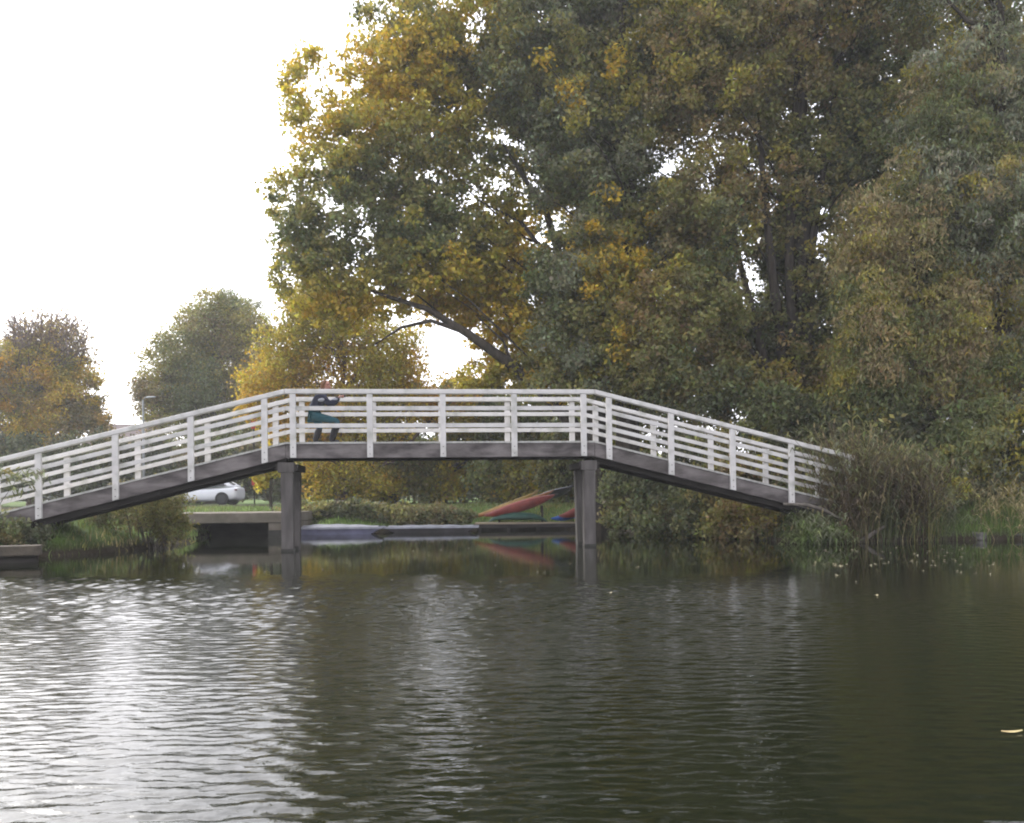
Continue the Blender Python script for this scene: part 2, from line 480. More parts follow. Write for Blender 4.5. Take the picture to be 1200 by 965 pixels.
def carve(P, holes, seed=0):
    """remove clusters inside open pockets between limbs: (px,py,r_px,Y,depth m)"""
    keep = np.ones(len(P), bool)
    for (px, py, rx, ry, Y, dz) in holes:
        c = U(px, py, Y)
        q = ((P[:, 0] - c.x) / (rx * Y / F)) ** 2 + ((P[:, 1] - c.y) / dz) ** 2 + ((P[:, 2] - c.z) / (ry * Y / F)) ** 2
        keep &= q > 1
    return P[keep]

def limbs(mb, trunk_pts, trunk_rad, targets, seed, thick=.09, up=.55, n=6):
    """limbs leave the trunk below their target and reach the leaf clusters"""
    r = random.Random(seed)
    tp = [Vector(p) for p in trunk_pts]
    for t in targets:
        t = Vector(t)
        hz = math.hypot(t.x - tp[0].x, t.y - tp[0].y)
        zt = t.z - up * hz - r.uniform(.2, 1.2)
        zt = max(tp[0].z + .15 * (tp[-1].z - tp[0].z), min(zt, tp[-1].z - .05))
        s = tp[0]; rr = trunk_rad[0]
        for i in range(len(tp) - 1):
            if tp[i].z <= zt <= tp[i + 1].z + 1e-6:
                k = (zt - tp[i].z) / max(1e-6, tp[i + 1].z - tp[i].z)
                s = tp[i].lerp(tp[i + 1], k); rr = trunk_rad[i] * (1 - k) + trunk_rad[i + 1] * k
        ln = (t - s).length
        side = Vector((r.gauss(0, 1), r.gauss(0, 1), r.gauss(0, .4))) * ln * .07
        m1 = s.lerp(t, .33) + side + Vector((0, 0, -.05 * ln)); m2 = s.lerp(t, .68) + side * .6 + Vector((0, 0, .02 * ln))
        r0 = min(rr * .6, thick * (.5 + ln * .12))
        mb.tube([s, m1, m2, t], [r0, r0 * .72, r0 * .45, r0 * .14], n, cap=False)

def twigs(mb, C, seed, length=.7, rad=.012, per=2):
    r = random.Random(seed)
    for c in C:
        c = Vector(c)
        for _ in range(per):
            d = Vector((r.gauss(0, 1), r.gauss(0, 1), r.gauss(.3, .8))).normalized() * length * r.uniform(.6, 1.3)
            mid = c + d * .5 + Vector((r.gauss(0, .06), r.gauss(0, .06), 0))
            mb.tube([c - d * .35, mid, c + d], [rad, rad * .7, rad * .3], 3, cap=False)

def tree(name, label, group, base_px, Y, top_py, blobs, n, per, R, leaf, palette, seed, trunk_r=.3, bark=None, holes=(), droop=0.0, lean=0.0,
         nl=70, twig=0, base_z=None, extra=None, scale=.9, trunk_top=None, bias=2.2, jit=.22, thick=.09, extra_leaves=None):
    bx = U(base_px, 600, Y).x
    gz = ghz(bx, Y) - .1 if base_z is None else base_z
    top = U(base_px + lean, top_py if trunk_top is None else trunk_top, Y)
    t = thing(name, label, 'tree', (bx, Y, gz), 0, group)
    inv = Matrix.Translation((-bx, -Y, -gz))
    C = blob_points(blobs, n, seed, bias)
    if holes: C = carve(C, holes)
    r = random.Random(seed)
    k = 7; tp = []; tr = []
    for i in range(k + 1):
        f = i / k
        tp.append(Vector((bx + (top.x - bx) * f + r.gauss(0, .12) * f, Y + r.gauss(0, .12) * f, gz + (top.z - gz) * f)))
        tr.append(trunk_r * (1.25 - 1.1 * f) if i else trunk_r * 1.5)
    mb = MB(); mb.tube(tp, tr, 10, cap=False)
    sel = C[np.random.default_rng(seed).choice(len(C), min(nl, len(C)), replace=False)]
    limbs(mb, tp, tr, sel, seed, thick)
    if twig: twigs(mb, C[::max(1, len(C) // twig)], seed)
    if extra: extra(mb, tp, tr)
    mb.build('trunk', bark or BARK, t, smooth=True, xf=inv)
    cols = pick_cols(C, palette, seed, scale)
    lc = leaf_cloud(C, per, R, leaf[0], leaf[1], cols, jit, droop, seed=seed)
    parts = [lc]
    if extra_leaves: parts += extra_leaves()
    parts = [(p[0] - np.array([bx, Y, gz]), p[1]) for p in parts]
    leaf_object('crown', parts, t)
    return t

def shrub(name, label, cat, group, base_px, Y, blobs, n, per, R, leaf, palette, seed, bark=None, droop=0.0, stems=14, jit=.25, base_z=None, scale=1.2, stem_r=.03, bias=1.9):
    bx = U(base_px, 600, Y).x
    gz = (ghz(bx, Y) - .08) if base_z is None else base_z
    t = thing(name, label, cat, (bx, Y, gz), 0, group)
    C = blob_points(blobs, n, seed, bias)
    C = C[C[:, 2] > 0.04]
    r = random.Random(seed); mb = MB()
    for q in C[np.random.default_rng(seed).choice(len(C), min(stems, len(C)), replace=False)]:
        s = Vector((bx + (q[0] - bx) * .35 + r.gauss(0, .15), Y + (q[1] - Y) * .35, gz)); q = Vector(q)
        s.z = max(s.z, -.3)
        m = s.lerp(q, .5) + Vector((r.gauss(0, .08), r.gauss(0, .08), .1))
        mb.tube([s, m, q], [stem_r, stem_r * .7, stem_r * .25], 5, cap=False)
    inv = Matrix.Translation((-bx, -Y, -gz))
    mb.build('stems', bark or BARK, t, smooth=True, xf=inv)
    cols = pick_cols(C, palette, seed, scale)
    lc = leaf_cloud(C, per, R, leaf[0], leaf[1], cols, jit, droop, seed=seed)
    leaf_object('foliage', [(lc[0] - np.array([bx, Y, gz]), lc[1])], t)
    return t

# ------------------------------------------------------------------ the footbridge
TAN = .103
TH = math.atan(TAN)
Y1 = 19.4
X1 = ray(343.5, 590).x * Y1
A_ = Vector((math.cos(TH), math.sin(TH), 0)); B_ = Vector((-math.sin(TH), math.cos(TH), 0))
O_ = Vector((X1, Y1, 0))
def on_bridge(px, py):
    """(s, z) of a pixel on the bridge's near face"""
    d = ray(px, py)
    t = (Y1 - TAN * X1) / (d.y - TAN * d.x)
    p = Vector((d.x * t, d.y * t, HCAM + d.z * t))
    return (p - O_).dot(A_), p.z
sL, zL = on_bridge(334, 517.4)
sR, zR = on_bridge(697.5, 517.2)
zd = (zL + zR) / 2
s0, z0 = on_bridge(0, 600.5); s3, z3 = on_bridge(963, 582.5)
gl = (zd - z0) / (sL - s0); gr = (zd - z3) / (s3 - sR)
sA = on_bridge(-170, 600)[0]; sB = on_bridge(1003, 600)[0]
def deck_z(s):
    return zd - gl * (sL - s) if s < sL else (zd - gr * (s - sR) if s > sR else zd)
SEG = [(sA, sL), (sL, sR), (sR, sB)]
WB = 1.62
bridge = thing('footbridge', 'arched timber footbridge with white slatted railings spanning the river', 'footbridge', O_, TH)
def seg(mb, a, b, d0, d1, h0, h1, mi=0):
    za, zb = deck_z(a), deck_z(b)
    mb.hexa([(a, d0, za + h0), (b, d0, zb + h0), (b, d1, zb + h0), (a, d1, za + h0), (a, d0, za + h1), (b, d0, zb + h1), (b, d1, zb + h1), (a, d1, za + h1)], mi)
def tiny(a, b, g): return (a + g, b - g)
# deck planks: one part, its planks are the pattern
mb = MB()
for a, b in SEG:
    nP = max(1, round((b - a) / .145)); st = (b - a) / nP
    for i in range(nP):
        seg(mb, a + i * st + .004, a + (i + 1) * st - .004, .055, WB - .055, -.04, 0)
mb.build('deck', DECKWOOD, bridge)
for side in (0, 1):
    def D(a, b):
        return (a, b) if side == 0 else (WB - b, WB - a)
    for i, (a, b) in enumerate(SEG):
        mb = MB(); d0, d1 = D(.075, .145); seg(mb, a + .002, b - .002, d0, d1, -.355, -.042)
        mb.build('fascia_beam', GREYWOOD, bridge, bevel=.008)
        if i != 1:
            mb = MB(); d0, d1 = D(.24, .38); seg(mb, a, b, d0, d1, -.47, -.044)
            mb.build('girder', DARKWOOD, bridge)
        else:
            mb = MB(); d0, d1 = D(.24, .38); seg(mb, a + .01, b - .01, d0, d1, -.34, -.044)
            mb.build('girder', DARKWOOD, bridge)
        mb = MB(); d0, d1 = D(-.012, .14); seg(mb, a + .004, b - .004, d0, d1, 1.045, 1.145)
        mb.build('handrail', WHITE, bridge, bevel=.012)
        for hc in (.738, .362):
            mb = MB(); d0, d1 = D(.078, .118); jz = random.uniform(-.007, .007); seg(mb, a + .004, b - .004, d0, d1, hc - .046 + jz, hc + .046 + jz)
            mb.build('rail_board', WHITE, bridge, bevel=.006)
fp = [-45, 44, 134.6, 223.3, 310, 343.5, 433.8, 519.6, 603.3, 684.8, 714.5, 787.3, 859.3, 928, 994]
ss = [on_bridge(p, 540)[0] for p in fp]
for s in ss:
    for side in (0, 1):
        mb = MB(); d0, d1 = (0, .076) if side == 0 else (WB - .076, WB)
        z = deck_z(s); hw = .064
        za, zb = deck_z(s - hw), deck_z(s + hw)
        mb.hexa([(s - hw, d0, za - .345), (s + hw, d0, zb - .345), (s + hw, d1, zb - .345), (s - hw, d1, za - .345),
                 (s - hw, d0, za + 1.043), (s + hw, d0, zb + 1.043), (s + hw, d1, zb + 1.043), (s - hw, d1, za + 1.043)])
        p = mb.build('post', WHITE, bridge, bevel=.008)
        if side == 0:
            for hb in (-.12, -.27):
                mb = MB(); mb.tube([(s, -.014, z + hb), (s, .004, z + hb)], [.010, .010], 8)
                mb.build('bolt', DARKWOOD, p)
# piers: two square timber legs and a cross head each
for px, rake in ((335.5, 0), (692.5, 1)):
    s = on_bridge(px, 600)[0]
    z = deck_z(s)
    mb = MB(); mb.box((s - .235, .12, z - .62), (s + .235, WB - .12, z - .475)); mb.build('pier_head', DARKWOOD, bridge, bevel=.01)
    for k, (da, db) in enumerate(((.10, .34), (WB - .72, WB - .48))):
        off = 0 if k == 0 else (-.06 if rake else .06)
        mb = MB(); hw = .130
        mb.hexa([(s - hw, da, -1.2), (s + hw, da, -1.2), (s + hw, db, -1.2), (s - hw, db, -1.2),
                 (s - hw + off, da, z - .63), (s + hw + off, da, z - .63), (s + hw + off, db, z - .63), (s - hw + off, db, z - .63)])
        lg = mb.build('pier_leg', PIERWOOD, bridge, bevel=.015)
        mb = MB(); mb.box((s - hw - .006, da - .006, -.3), (s + hw + .006, db + .006,   .055 + .02 * k)); mb.build('algae_band', ALGAE, lg)
    mb = MB()
    zc = z - .47
    mb.box((s - .19, .09, zc - .19), (s + .165, .37, zc + .03)); mb.build('pier_cap', PIERWOOD, bridge, bevel=.012)

# ------------------------------------------------------------------ trees
def dbranch(mb, tp, tr):
    Y = 31.0
    main = [U(690, 520, Y), U(645, 468, Y), U(600, 428, Y - .3), U(548, 391, Y - .5), U(500, 362, Y - .6), U(452, 347, Y - .6), U(420, 335, Y - .6)]
    mb.tube(main, [.26, .22, .19, .15, .10, .07, .03], 8, cap=False)
    mb.tube([main[3], U(505, 376, Y - .5), U(470, 384, Y - .6), U(438, 405, Y - .7)], [.09, .07, .05, .02], 6, cap=False)
    mb.tube([main[2], U(590, 400, Y), U(560, 372, Y)], [.07, .05, .02], 6, cap=False)
    mb.tube([U(700, 470, Y), U(665, 330, Y), U(640, 250, Y), U(590, 170, Y)], [.22, .17, .12, .04], 7, cap=False)
    mb.tube([U(665, 330, Y), U(610, 260, Y), U(560, 235, Y)], [.1, .07, .02], 6, cap=False)

tree('poplar_tree', 'tall poplar with golden green leaves overhanging the left half of the footbridge', 'poplars on the far bank', 700, 31.0, -120,
     [(470, 60, 70, 90, 31, 2.0), (420, 180, 75, 75, 30.5, 2.0), (375, 255, 70, 60, 30, 1.8), (360, 310, 50, 40, 30, 1.5), (480, 180, 90, 110, 31.5, 2.5),
      (560, 90, 110, 130, 32, 2.6), (500, 300, 90, 60, 31, 2.2), (600, 330, 70, 70, 32, 2), (640, 400, 60, 60, 31.5, 2), (570, 270, 80, 70, 31.5, 2),
      (560, -90, 130, 80, 32, 2.5), (395, 355, 50, 40, 30.5, 1.4), (680, 200, 80, 200, 33, 2.2), (590, 440, 55, 30, 32, 1.4), (450, 330, 60, 45, 31, 1.8), (540, 350, 60, 40, 32.5, 1.5), (590, 390, 50, 40, 32.8, 1.2, .6), (490, 290, 60, 50, 31.5, 2), (350, 120, 26, 50, 30.5, 1.0, .6), (365, 85, 22, 30, 30.5, .8, .6)],
     2500, 62, .43, (.175, .12), [('green', .7), ('olive', 2), ('olive_y', 3.2), ('yellow', 1.8), ('gold', 1.1)], 21, trunk_r=.38,
     holes=[(650, 265, 22, 34, 31.5, 3.5), (512, 405, 24, 32, 31.2, 3.0), (572, 250, 12, 14, 31.5, 3)], nl=22, thick=.04, extra=dbranch, twig=420, scale=1.0)

tree('poplar_tree', 'dense grey green poplar standing behind the right half of the level bridge span', 'poplars on the far bank', 735, 30.0, -200,
     [(640, 60, 80, 110, 30.5, 2.4), (700, 180, 80, 120, 30, 2.4), (690, 330, 75, 80, 29.5, 2.2), (760, 60, 90, 120, 31, 2.6), (740, 400, 70, 60, 29.5, 2.0), (690, -90, 150, 90, 31, 3),
      (650, 420, 40, 40, 29.5, 1.5), (780, 280, 60, 90, 30.5, 2.2), (700, 440, 70, 35, 29, 1.5)],
     2500, 76, .46, (.165, .10), [('green', 1.8), ('grey', 3.2), ('olive', 2.8), ('olive_y', 1.2), ('gold', .25)], 33, trunk_r=.36, nl=60, thick=.06, scale=1.2,
     holes=[(655, 270, 18, 30, 31, 3), (795, 195, 9, 14, 30.5, 4)])

def fstems(mb, tp, tr):
    Y = 29.0
    for (a, b, c, r0) in (((935, 560), (905, 320), (880, 60), .22), ((930, 560), (880, 360), (830, 160), .18), ((945, 560), (950, 300), (985, 60), .2), ((940, 580), (925, 300), (935, 40), .24)):
        mb.tube([U(a[0], a[1] + 30, Y), U((a[0] + b[0]) / 2, (a[1] + b[1]) / 2, Y - .2), U(b[0], b[1], Y - .3), U(c[0], c[1], Y)], [r0, r0 * .85, r0 * .65, r0 * .2], 8, cap=False)
tree('poplar_tree', 'brown olive poplar with several dark stems above the right slope of the bridge', 'poplars on the far bank', 940, 29.0, -200,
     [(830, 80, 80, 130, 29, 2.3), (920, 60, 80, 130, 29.5, 2.3), (1010, 60, 80, 120, 29.5, 2.3), (830, 260, 65, 90, 28.5, 2.0), (800, 380, 80, 70, 28, 2.0), (930, 230, 60, 80, 29.5, 2),
      (850, 460, 90, 45, 27.5, 1.6), (950, 420, 60, 70, 29, 2), (900, -90, 190, 90, 29.5, 3), (1000, 200, 50, 80, 29.5, 2), (970, 330, 50, 60, 29, 2), (860, 390, 60, 40, 29.5, 1.4), (900, 400, 50, 50, 30, 1.4), (910, 300, 40, 60, 30, 1.4), (835, 330, 36, 50, 29.5, 1.2), (770, 440, 50, 50, 28, 1.4)],
     3200, 76, .45, (.155, .095), [('dark', .8), ('green', 1.3), ('olive', 3.6), ('brown', 2.4), ('olive_y', 1.2), ('rust', .5)], 45, trunk_r=.34, nl=60, thick=.06, extra=fstems, scale=1.2,
     holes=[(884, 345, 22, 24, 28.8, 4), (872, 315, 13, 24, 28.8, 4), (968, 272, 11, 14, 29, 4), (905, 250, 9, 18, 29, 4), (985, 95, 12, 22, 29, 4), (830, 215, 10, 20, 29, 4), (800, 190, 10, 18, 29, 4)])

tree('poplar_tree', 'dull olive poplar furthest back between the brown poplar and the silvery willow', 'poplars on the far bank', 1090, 34.0, -150,
     [(1050, 150, 90, 130, 34, 2), (1160, 150, 90, 150, 34, 2), (1060, 330, 90, 90, 34, 2), (1170, 340, 90, 90, 34, 2), (1000, 440, 90, 60, 33, 2), (1110, 460, 110, 60, 33, 2), (1100, -40, 130, 90, 34, 2), (1240, 260, 70, 220, 34, 2), (780, 450, 80, 50, 33, 1.5), (900, 480, 90, 50, 33, 1.5), (740, 500, 80, 40, 33, 1.4), (1010, 500, 70, 50, 32, 1.4), (860, 240, 60, 80, 34, 1.2, .5)],
     1600, 84, .58, (.18, .11), [('dark', 1.5), ('green', 2), ('olive', 3), ('brown', 1), ('olive_y', .8)], 49, trunk_r=.3, nl=40, thick=.06, scale=1.2,
     holes=[(1085, 360, 10, 14, 34, 4), (1110, 345, 8, 12, 34, 4)])
tree('willow_tree', 'silvery grey green willow rising at the right edge behind the reeds', 'willows on the right bank', 1170, 25.5, -150,
     [(1110, 130, 60, 90, 25.5, 1.8), (1170, 110, 80, 120, 26, 2), (1160, 260, 80, 90, 25, 2), (1090, 240, 60, 80, 25.5, 1.6), (1130, -60, 110, 90, 26, 2), (1230, 200, 80, 160, 26, 2), (1180, 390, 70, 70, 25.5, 2), (1240, 400, 70, 90, 25.5, 2)],
     2100, 74, .42, (.16, .052), [('green', 1.2), ('olive', 1.2), ('grey', 3), ('silver', 1.8), ('tan', 1.3), ('olive_y', .9)], 57, trunk_r=.35, droop=.5, nl=80, scale=2.0,
     holes=[(1060, 60, 12, 18, 25.5, 3)])
tree('willow_tree', 'tan and russet willow drooping over the lower right end of the footbridge', 'willows on the right bank', 1075, 24.5, 200,
     [(1040, 300, 62, 62, 24.5, 1.5), (1010, 350, 36, 55, 24.2, 1.2), (1080, 380, 70, 60, 24.5, 1.6), (1050, 440, 80, 50, 24.2, 1.5), (1130, 440, 60, 50, 24.5, 1.5), (1020, 400, 40, 60, 24, 1.2), (1010, 260, 26, 40, 24.5, 1.0, .7), (1110, 330, 60, 50, 25, 1.4, .6), (1060, 235, 40, 40, 25, 1.2, .5), (1180, 430, 50, 40, 24.8, 1.2, .6)],
     860, 85, .5, (.15, .048), [('green', 1.2), ('olive', 1.6), ('olive_y', 1.3), ('tan', 2.2), ('rust', .8), ('brown', 1.3)], 63, trunk_r=.2, droop=.6, nl=60, scale=3.0)

tree('golden_tree', 'small golden yellow tree behind the person on the bridge', None, 400, 40.0, 350,
     [(340, 420, 50, 40, 40, 1.8), (330, 455, 60, 35, 40, 1.8), (400, 400, 50, 45, 40.5, 2), (440, 430, 55, 50, 40, 2), (380, 470, 80, 40, 40, 2), (470, 460, 35, 35, 40, 1.5), (300, 470, 25, 20, 39.5, 1), (355, 380, 35, 40, 40, 1.5), (440, 490, 60, 40, 40, 1.6), (370, 350, 45, 30, 40.5, 1.5, .6), (420, 365, 40, 30, 40.5, 1.5, .5), (350, 505, 45, 24, 40, 1.4), (400, 515, 50, 24, 40, 1.4), (470, 415, 34, 40, 40, 1.4, .7), (500, 470, 40, 26, 40, 1.4), (545, 460, 34, 24, 40, 1.2, .8), (378, 560, 32, 28, 38.8, .8), (428, 562, 34, 26, 38.8, .8)],
     1330, 52, .62, (.15, .10), [('olive_y', 1), ('yellow', 1.8), ('gold', 3), ('amber', 1.4), ('olive', .3)], 71, trunk_r=.2, nl=80, twig=420, bias=1.6, bark=TWIGBARK)
tree('young_tree', 'yellow leaved sapling beside the left bridge pier below the deck', None, 318, 34.0, 520,
     [(312, 555, 16, 16, 34, .5), (300, 570, 10, 10, 34, .4), (318, 535, 14, 16, 34, .5)],
     40, 50, .26, (.17, .12), [('yellow', 3), ('gold', 1)], 73, trunk_r=.06, nl=14, thick=.03)
def bare_twigs(mb, tp, tr):
    Y = 60.0; r = random.Random(5)
    for k in range(150):
        a = U(r.uniform(10, 80), r.uniform(430, 460), Y + r.gauss(0, .8)); b = U(r.uniform(5, 108), r.uniform(362, 415), Y + r.gauss(0, 1.2))
        b.z -= .02 * (b.x - U(50, 400, Y).x) ** 2 * 1.2
        m = a.lerp(b, .5) + Vector((r.gauss(0, .25), r.gauss(0, .3), r.gauss(0, .2)))
        mb.tube([a, m, b], [.06, .042, .022], 4, cap=False)
        for _ in range(6):
            q = m.lerp(b, r.random()); e = q + Vector((r.gauss(0, .7), r.gauss(0, .5), abs(r.gauss(.5, .5))))
            mb.tube([q, e], [.032, .02], 3, cap=False)
def thin_top():
    Ct = blob_points([(55, 400, 48, 36, 60, 3), (90, 420, 26, 40, 60, 2)], 260, 87, 1.6)
    return [leaf_cloud(Ct, 16, .8, .18, .12, pick_cols(Ct, [('rust', 2), ('brown', 1.5), ('gold', 1)], 87), seed=87)]
tree('lime_tree', 'rounded olive gold tree with bare twiggy top at the far left', 'trees beyond the road', 40, 60.0, 385,
     [(30, 450, 60, 40, 60, 3), (80, 470, 45, 40, 60, 2.5), (0, 440, 50, 40, 60, 3), (60, 430, 40, 25, 60, 2), (110, 490, 22, 25, 60, 1.6), (40, 500, 80, 40, 60, 3), (-60, 460, 50, 60, 60, 3), (105, 455, 18, 26, 60, 1.2, .3), (70, 418, 36, 16, 60, 1.4, .12)],
     680, 150, .8, (.18, .12), [('olive', .6), ('olive_y', 2.2), ('gold', 2.6), ('amber', .9), ('rust', 1.2), ('brown', .5)], 81, trunk_r=.35, nl=60, extra=bare_twigs, bark=TWIGBARK, extra_leaves=thin_top)
tree('lime_tree', 'dark green domed tree behind the left slope of the bridge', 'trees beyond the road', 250, 64.0, 350,
     [(255, 380, 40, 38, 64, 3), (225, 410, 42, 40, 64, 3), (290, 390, 32, 45, 64, 3), (200, 445, 40, 40, 64, 3), (260, 450, 60, 50, 64, 3.4), (185, 470, 28, 25, 64, 2), (220, 490, 60, 40, 64, 3), (300, 450, 30, 50, 64, 3), (290, 500, 50, 40, 64, 3), (265, 360, 28, 20, 64, 2)],
     820, 140, .85, (.18, .12), [('green', 1.6), ('olive', 2.6), ('olive_y', 1.6), ('brown', 1.4), ('rust', .5)], 83, trunk_r=.4, nl=60)
for i, (px, Y, blobs, pal, lab, sd) in enumerate([
    (463, 42, [(440, 530, 55, 40, 42, 1.6), (400, 560, 40, 30, 41, 1.2), (385, 545, 34, 34, 41, 1.2), (365, 560, 22, 28, 40.5, 1), (440, 565, 40, 24, 41, 1)], [('olive', .7), ('olive_y', 2), ('yellow', 2.2), ('gold', .6)], 'yellow green bushy tree seen under the deck just right of the left pier', 91),
    (520, 43, [(520, 545, 45, 40, 43, 1.6), (560, 520, 40, 50, 43, 1.6), (535, 480, 40, 40, 43, 1.5), (510, 568, 36, 22, 42, 1), (480, 545, 26, 34, 42, 1)], [('green', .8), ('olive', 2), ('olive_y', 2.4), ('yellow', .8)], 'olive bushy tree seen under the middle of the deck', 92),
    (600, 41, [(600, 535, 45, 48, 41, 1.6), (640, 500, 40, 50, 41, 1.6), (600, 480, 45, 30, 41, 1.6), (580, 565, 40, 26, 40, 1), (630, 562, 36, 26, 40, 1)], [('green', 1.6), ('olive', 2), ('olive_y', 2), ('yellow', .4)], 'green bushy tree behind the stacked red kayaks', 93),
    (690, 38, [(690, 530, 55, 55, 38, 1.6), (660, 555, 40, 35, 38, 1.4), (720, 560, 45, 45, 37, 1.4)], [('green', 2.4), ('olive', 1.5), ('dark', 1.5)], 'dark green bushy tree behind the right pier', 94)]):
    tree('bushy_tree', lab, 'small trees behind the landing', px, Y, 480, blobs, 300, 66, .5, (.21, .14), pal, sd, trunk_r=.17, nl=40, trunk_top=490)

# understorey along the far right bank
shrub('bank_bush', 'dark bush hanging to the water just right of the right pier', 'bush', 'bushes along the far bank', 770, 26.5,
      [(750, 575, 45, 45, 27.5, 1.2), (790, 590, 50, 40, 26.5, 1.2), (740, 605, 34, 24, 27.2, .8), (780, 616, 40, 14, 25.8, .6)], 300, 75, .40, (.15, .09), [('dark', 2), ('green', 2), ('olive', 1.4), ('brown', .7)], 101)
shrub('bank_bush', 'olive and rusty bush below the right slope of the bridge', 'bush', 'bushes along the far bank', 850, 24.8,
      [(840, 580, 50, 45, 24.8, 1.2), (880, 605, 50, 28, 23.2, .8), (830, 540, 45, 40, 25.5, 1.2), (900, 560, 45, 45, 25, 1.2), (820, 615, 44, 16, 24.2, .6), (905, 622, 34, 12, 22.2, .5), (860, 625, 40, 10, 23.3, .5)], 430, 75, .38, (.14, .085), [('dark', 2), ('olive', 2.2), ('brown', 1.6), ('olive_y', .8), ('rust', .4)], 103)
shrub('bank_bush', 'deep shaded bush behind the right end of the railing', 'bush', 'bushes along the far bank', 960, 25.5,
      [(920, 500, 55, 50, 26, 1.3), (980, 520, 50, 60, 25.5, 1.3), (960, 590, 60, 40, 24.0, 1.0), (1040, 500, 50, 60, 24, 1.0), (1020, 560, 50, 50, 23.5, .8)], 420, 75, .42, (.15, .09), [('dark', 3), ('green', 2), ('olive', 1.2)], 105)
shrub('bank_bush', 'leafy green willow bush above the grass at the right edge', 'bush', 'bushes along the far bank', 1150, 23.2,
      [(1120, 520, 55, 45, 23, 1.0), (1180, 510, 60, 60, 23.4, 1.2), (1090, 560, 50, 40, 22.6, .9), (1160, 560, 60, 26, 23, 1.0), (1230, 540, 50, 60, 23.4, 1)], 330, 75, .36, (.14, .06), [('green', 2), ('olive', 2.4), ('olive_y', 1.4), ('grey', 1.2), ('dark', .8)], 107, droop=.4)
# left bank shrubs
shrub('bank_bush', 'brown green willow bush on the grassy left bank under the bridge', 'bush', 'bushes on the left bank', 180, 21.6,
      [(188, 598, 26, 38, 21.6, .6), (145, 600, 38, 24, 21.8, .7), (205, 615, 14, 24, 21.2, .5), (115, 608, 26, 14, 21.6, .5, .6), (172, 575, 30, 18, 21.8, .5, .7), (208, 586, 14, 18, 21.5, .4, .7)], 190, 44, .27, (.13, .035), [('olive', 2), ('brown', 1.2), ('green', 1.2), ('tan', .8)], 111, stems=30, stem_r=.018, bark=PALEBARK)
shrub('bank_bush', 'low dark bramble under the left end of the bridge', 'bush', 'bushes on the left bank', 30, 18.6,
      [(20, 625, 40, 18, 18.6, .6), (-30, 620, 40, 26, 18.6, .6)], 90, 55, .2, (.10, .06), [('dark', 2), ('green', 1.4), ('brown', .8)], 113)
shrub('leaning_shrub', 'sparse willow sprig hanging in front of the railing at the left edge', 'shrub', None, -95, 15.8,
      [(-50, 560, 45, 50, 15.8, .5), (10, 556, 42, 24, 15.9, .35, .35), (0, 512, 26, 14, 15.9, .3, .3)], 70, 22, .22, (.17, .035), [('green', 2), ('grey', 1.4), ('olive', 1.2)], 115, droop=.3, stems=26, stem_r=.012)
# hedges beyond the landing and the road
def hedge(label, name, px0, px1, Y, top, bot, pal, seed, n, R, lf, per=60, depth=.8):
    nb = max(2, int((px1 - px0) / 45)); bl = []
    r = random.Random(seed)
    for i in range(nb):
        bl.append((px0 + (px1 - px0) * (i + .5) / nb, (top + bot) / 2 + r.uniform(-2, 2), (px1 - px0) / nb * .75, (bot - top) / 2 * r.uniform(.9, 1.1), Y, depth))
    return shrub(name, label, 'hedge', None, (px0 + px1) / 2, Y, bl, n, per, R, lf, pal, seed, stems=30)
hedge('low brown green hedge along the bank behind the moored punts', 'hedge', 335, 548, 31.6, 590, 618, [('dark', 2), ('olive', 2), ('brown', 1.6), ('green', 1)], 121, 420, .26, (.12, .08), depth=.45)
hedge('tall dark hedge across the road behind the white car', 'hedge', -40, 350, 56.0, 505, 592, [('dark', 3), ('green', 1.4), ('brown', 1)], 123, 900, .7, (.28, .18), 60, 1.2)
hedge('dark hedge closing the view under the bridge behind the small trees', 'hedge', 330, 760, 52.0, 500, 594, [('dark', 3), ('green', 1.6), ('olive', 1)], 125, 1000, .7, (.28, .18), 60, 1.2)
# far wood to the horizon
Cw = blob_points([(x, 566, 130, 36, 150, 10) for x in range(-500, 1800, 120)], 2400, 131)
lc = leaf_cloud(Cw, 40, 2.2, 1.0, .7, pick_cols(Cw, [('dark', 2), ('green', 2), ('olive', 2), ('brown', 1)], 131), seed=131)
o = leaf_object('woodland', [lc]); tag(o, 'far off wood closing the horizon behind the trees', 'wood', kind='stuff')

# ------------------------------------------------------------------ grass and reeds
def blades(P, hmin, hmax, wd, palette, seed, lean=.35):
    r = np.random.default_rng(seed); n = len(P)
    h = r.uniform(hmin, hmax, n); an = r.uniform(0, 2 * PI, n)
    wv = np.stack([np.cos(an), np.sin(an), np.zeros(n)], 1) * (wd * r.uniform(.6, 1.3, n))[:, None]
    ln = np.stack([r.normal(size=n), r.normal(size=n), np.zeros(n)], 1) * (lean * h)[:, None]
    m = P + ln * .35 + np.array([0, 0, 1]) * (h * .6)[:, None]
    t = P + ln + np.array([0, 0, 1]) * h[:, None]
    V = np.empty((n, 2, 4, 3))
    V[:, 0, 0] = P - wv / 2; V[:, 0, 1] = P + wv / 2; V[:, 0, 2] = m + wv * .4; V[:, 0, 3] = m - wv * .4
    V[:, 1, 0] = m - wv * .4; V[:, 1, 1] = m + wv * .4; V[:, 1, 2] = t + wv * .05; V[:, 1, 3] = t - wv * .05
    c = pick_cols(P, palette, seed, .8, .4) * np.exp(r.normal(size=(n, 1)) * .25)
    return V.reshape(-1, 3), np.repeat(c, 8, axis=0)

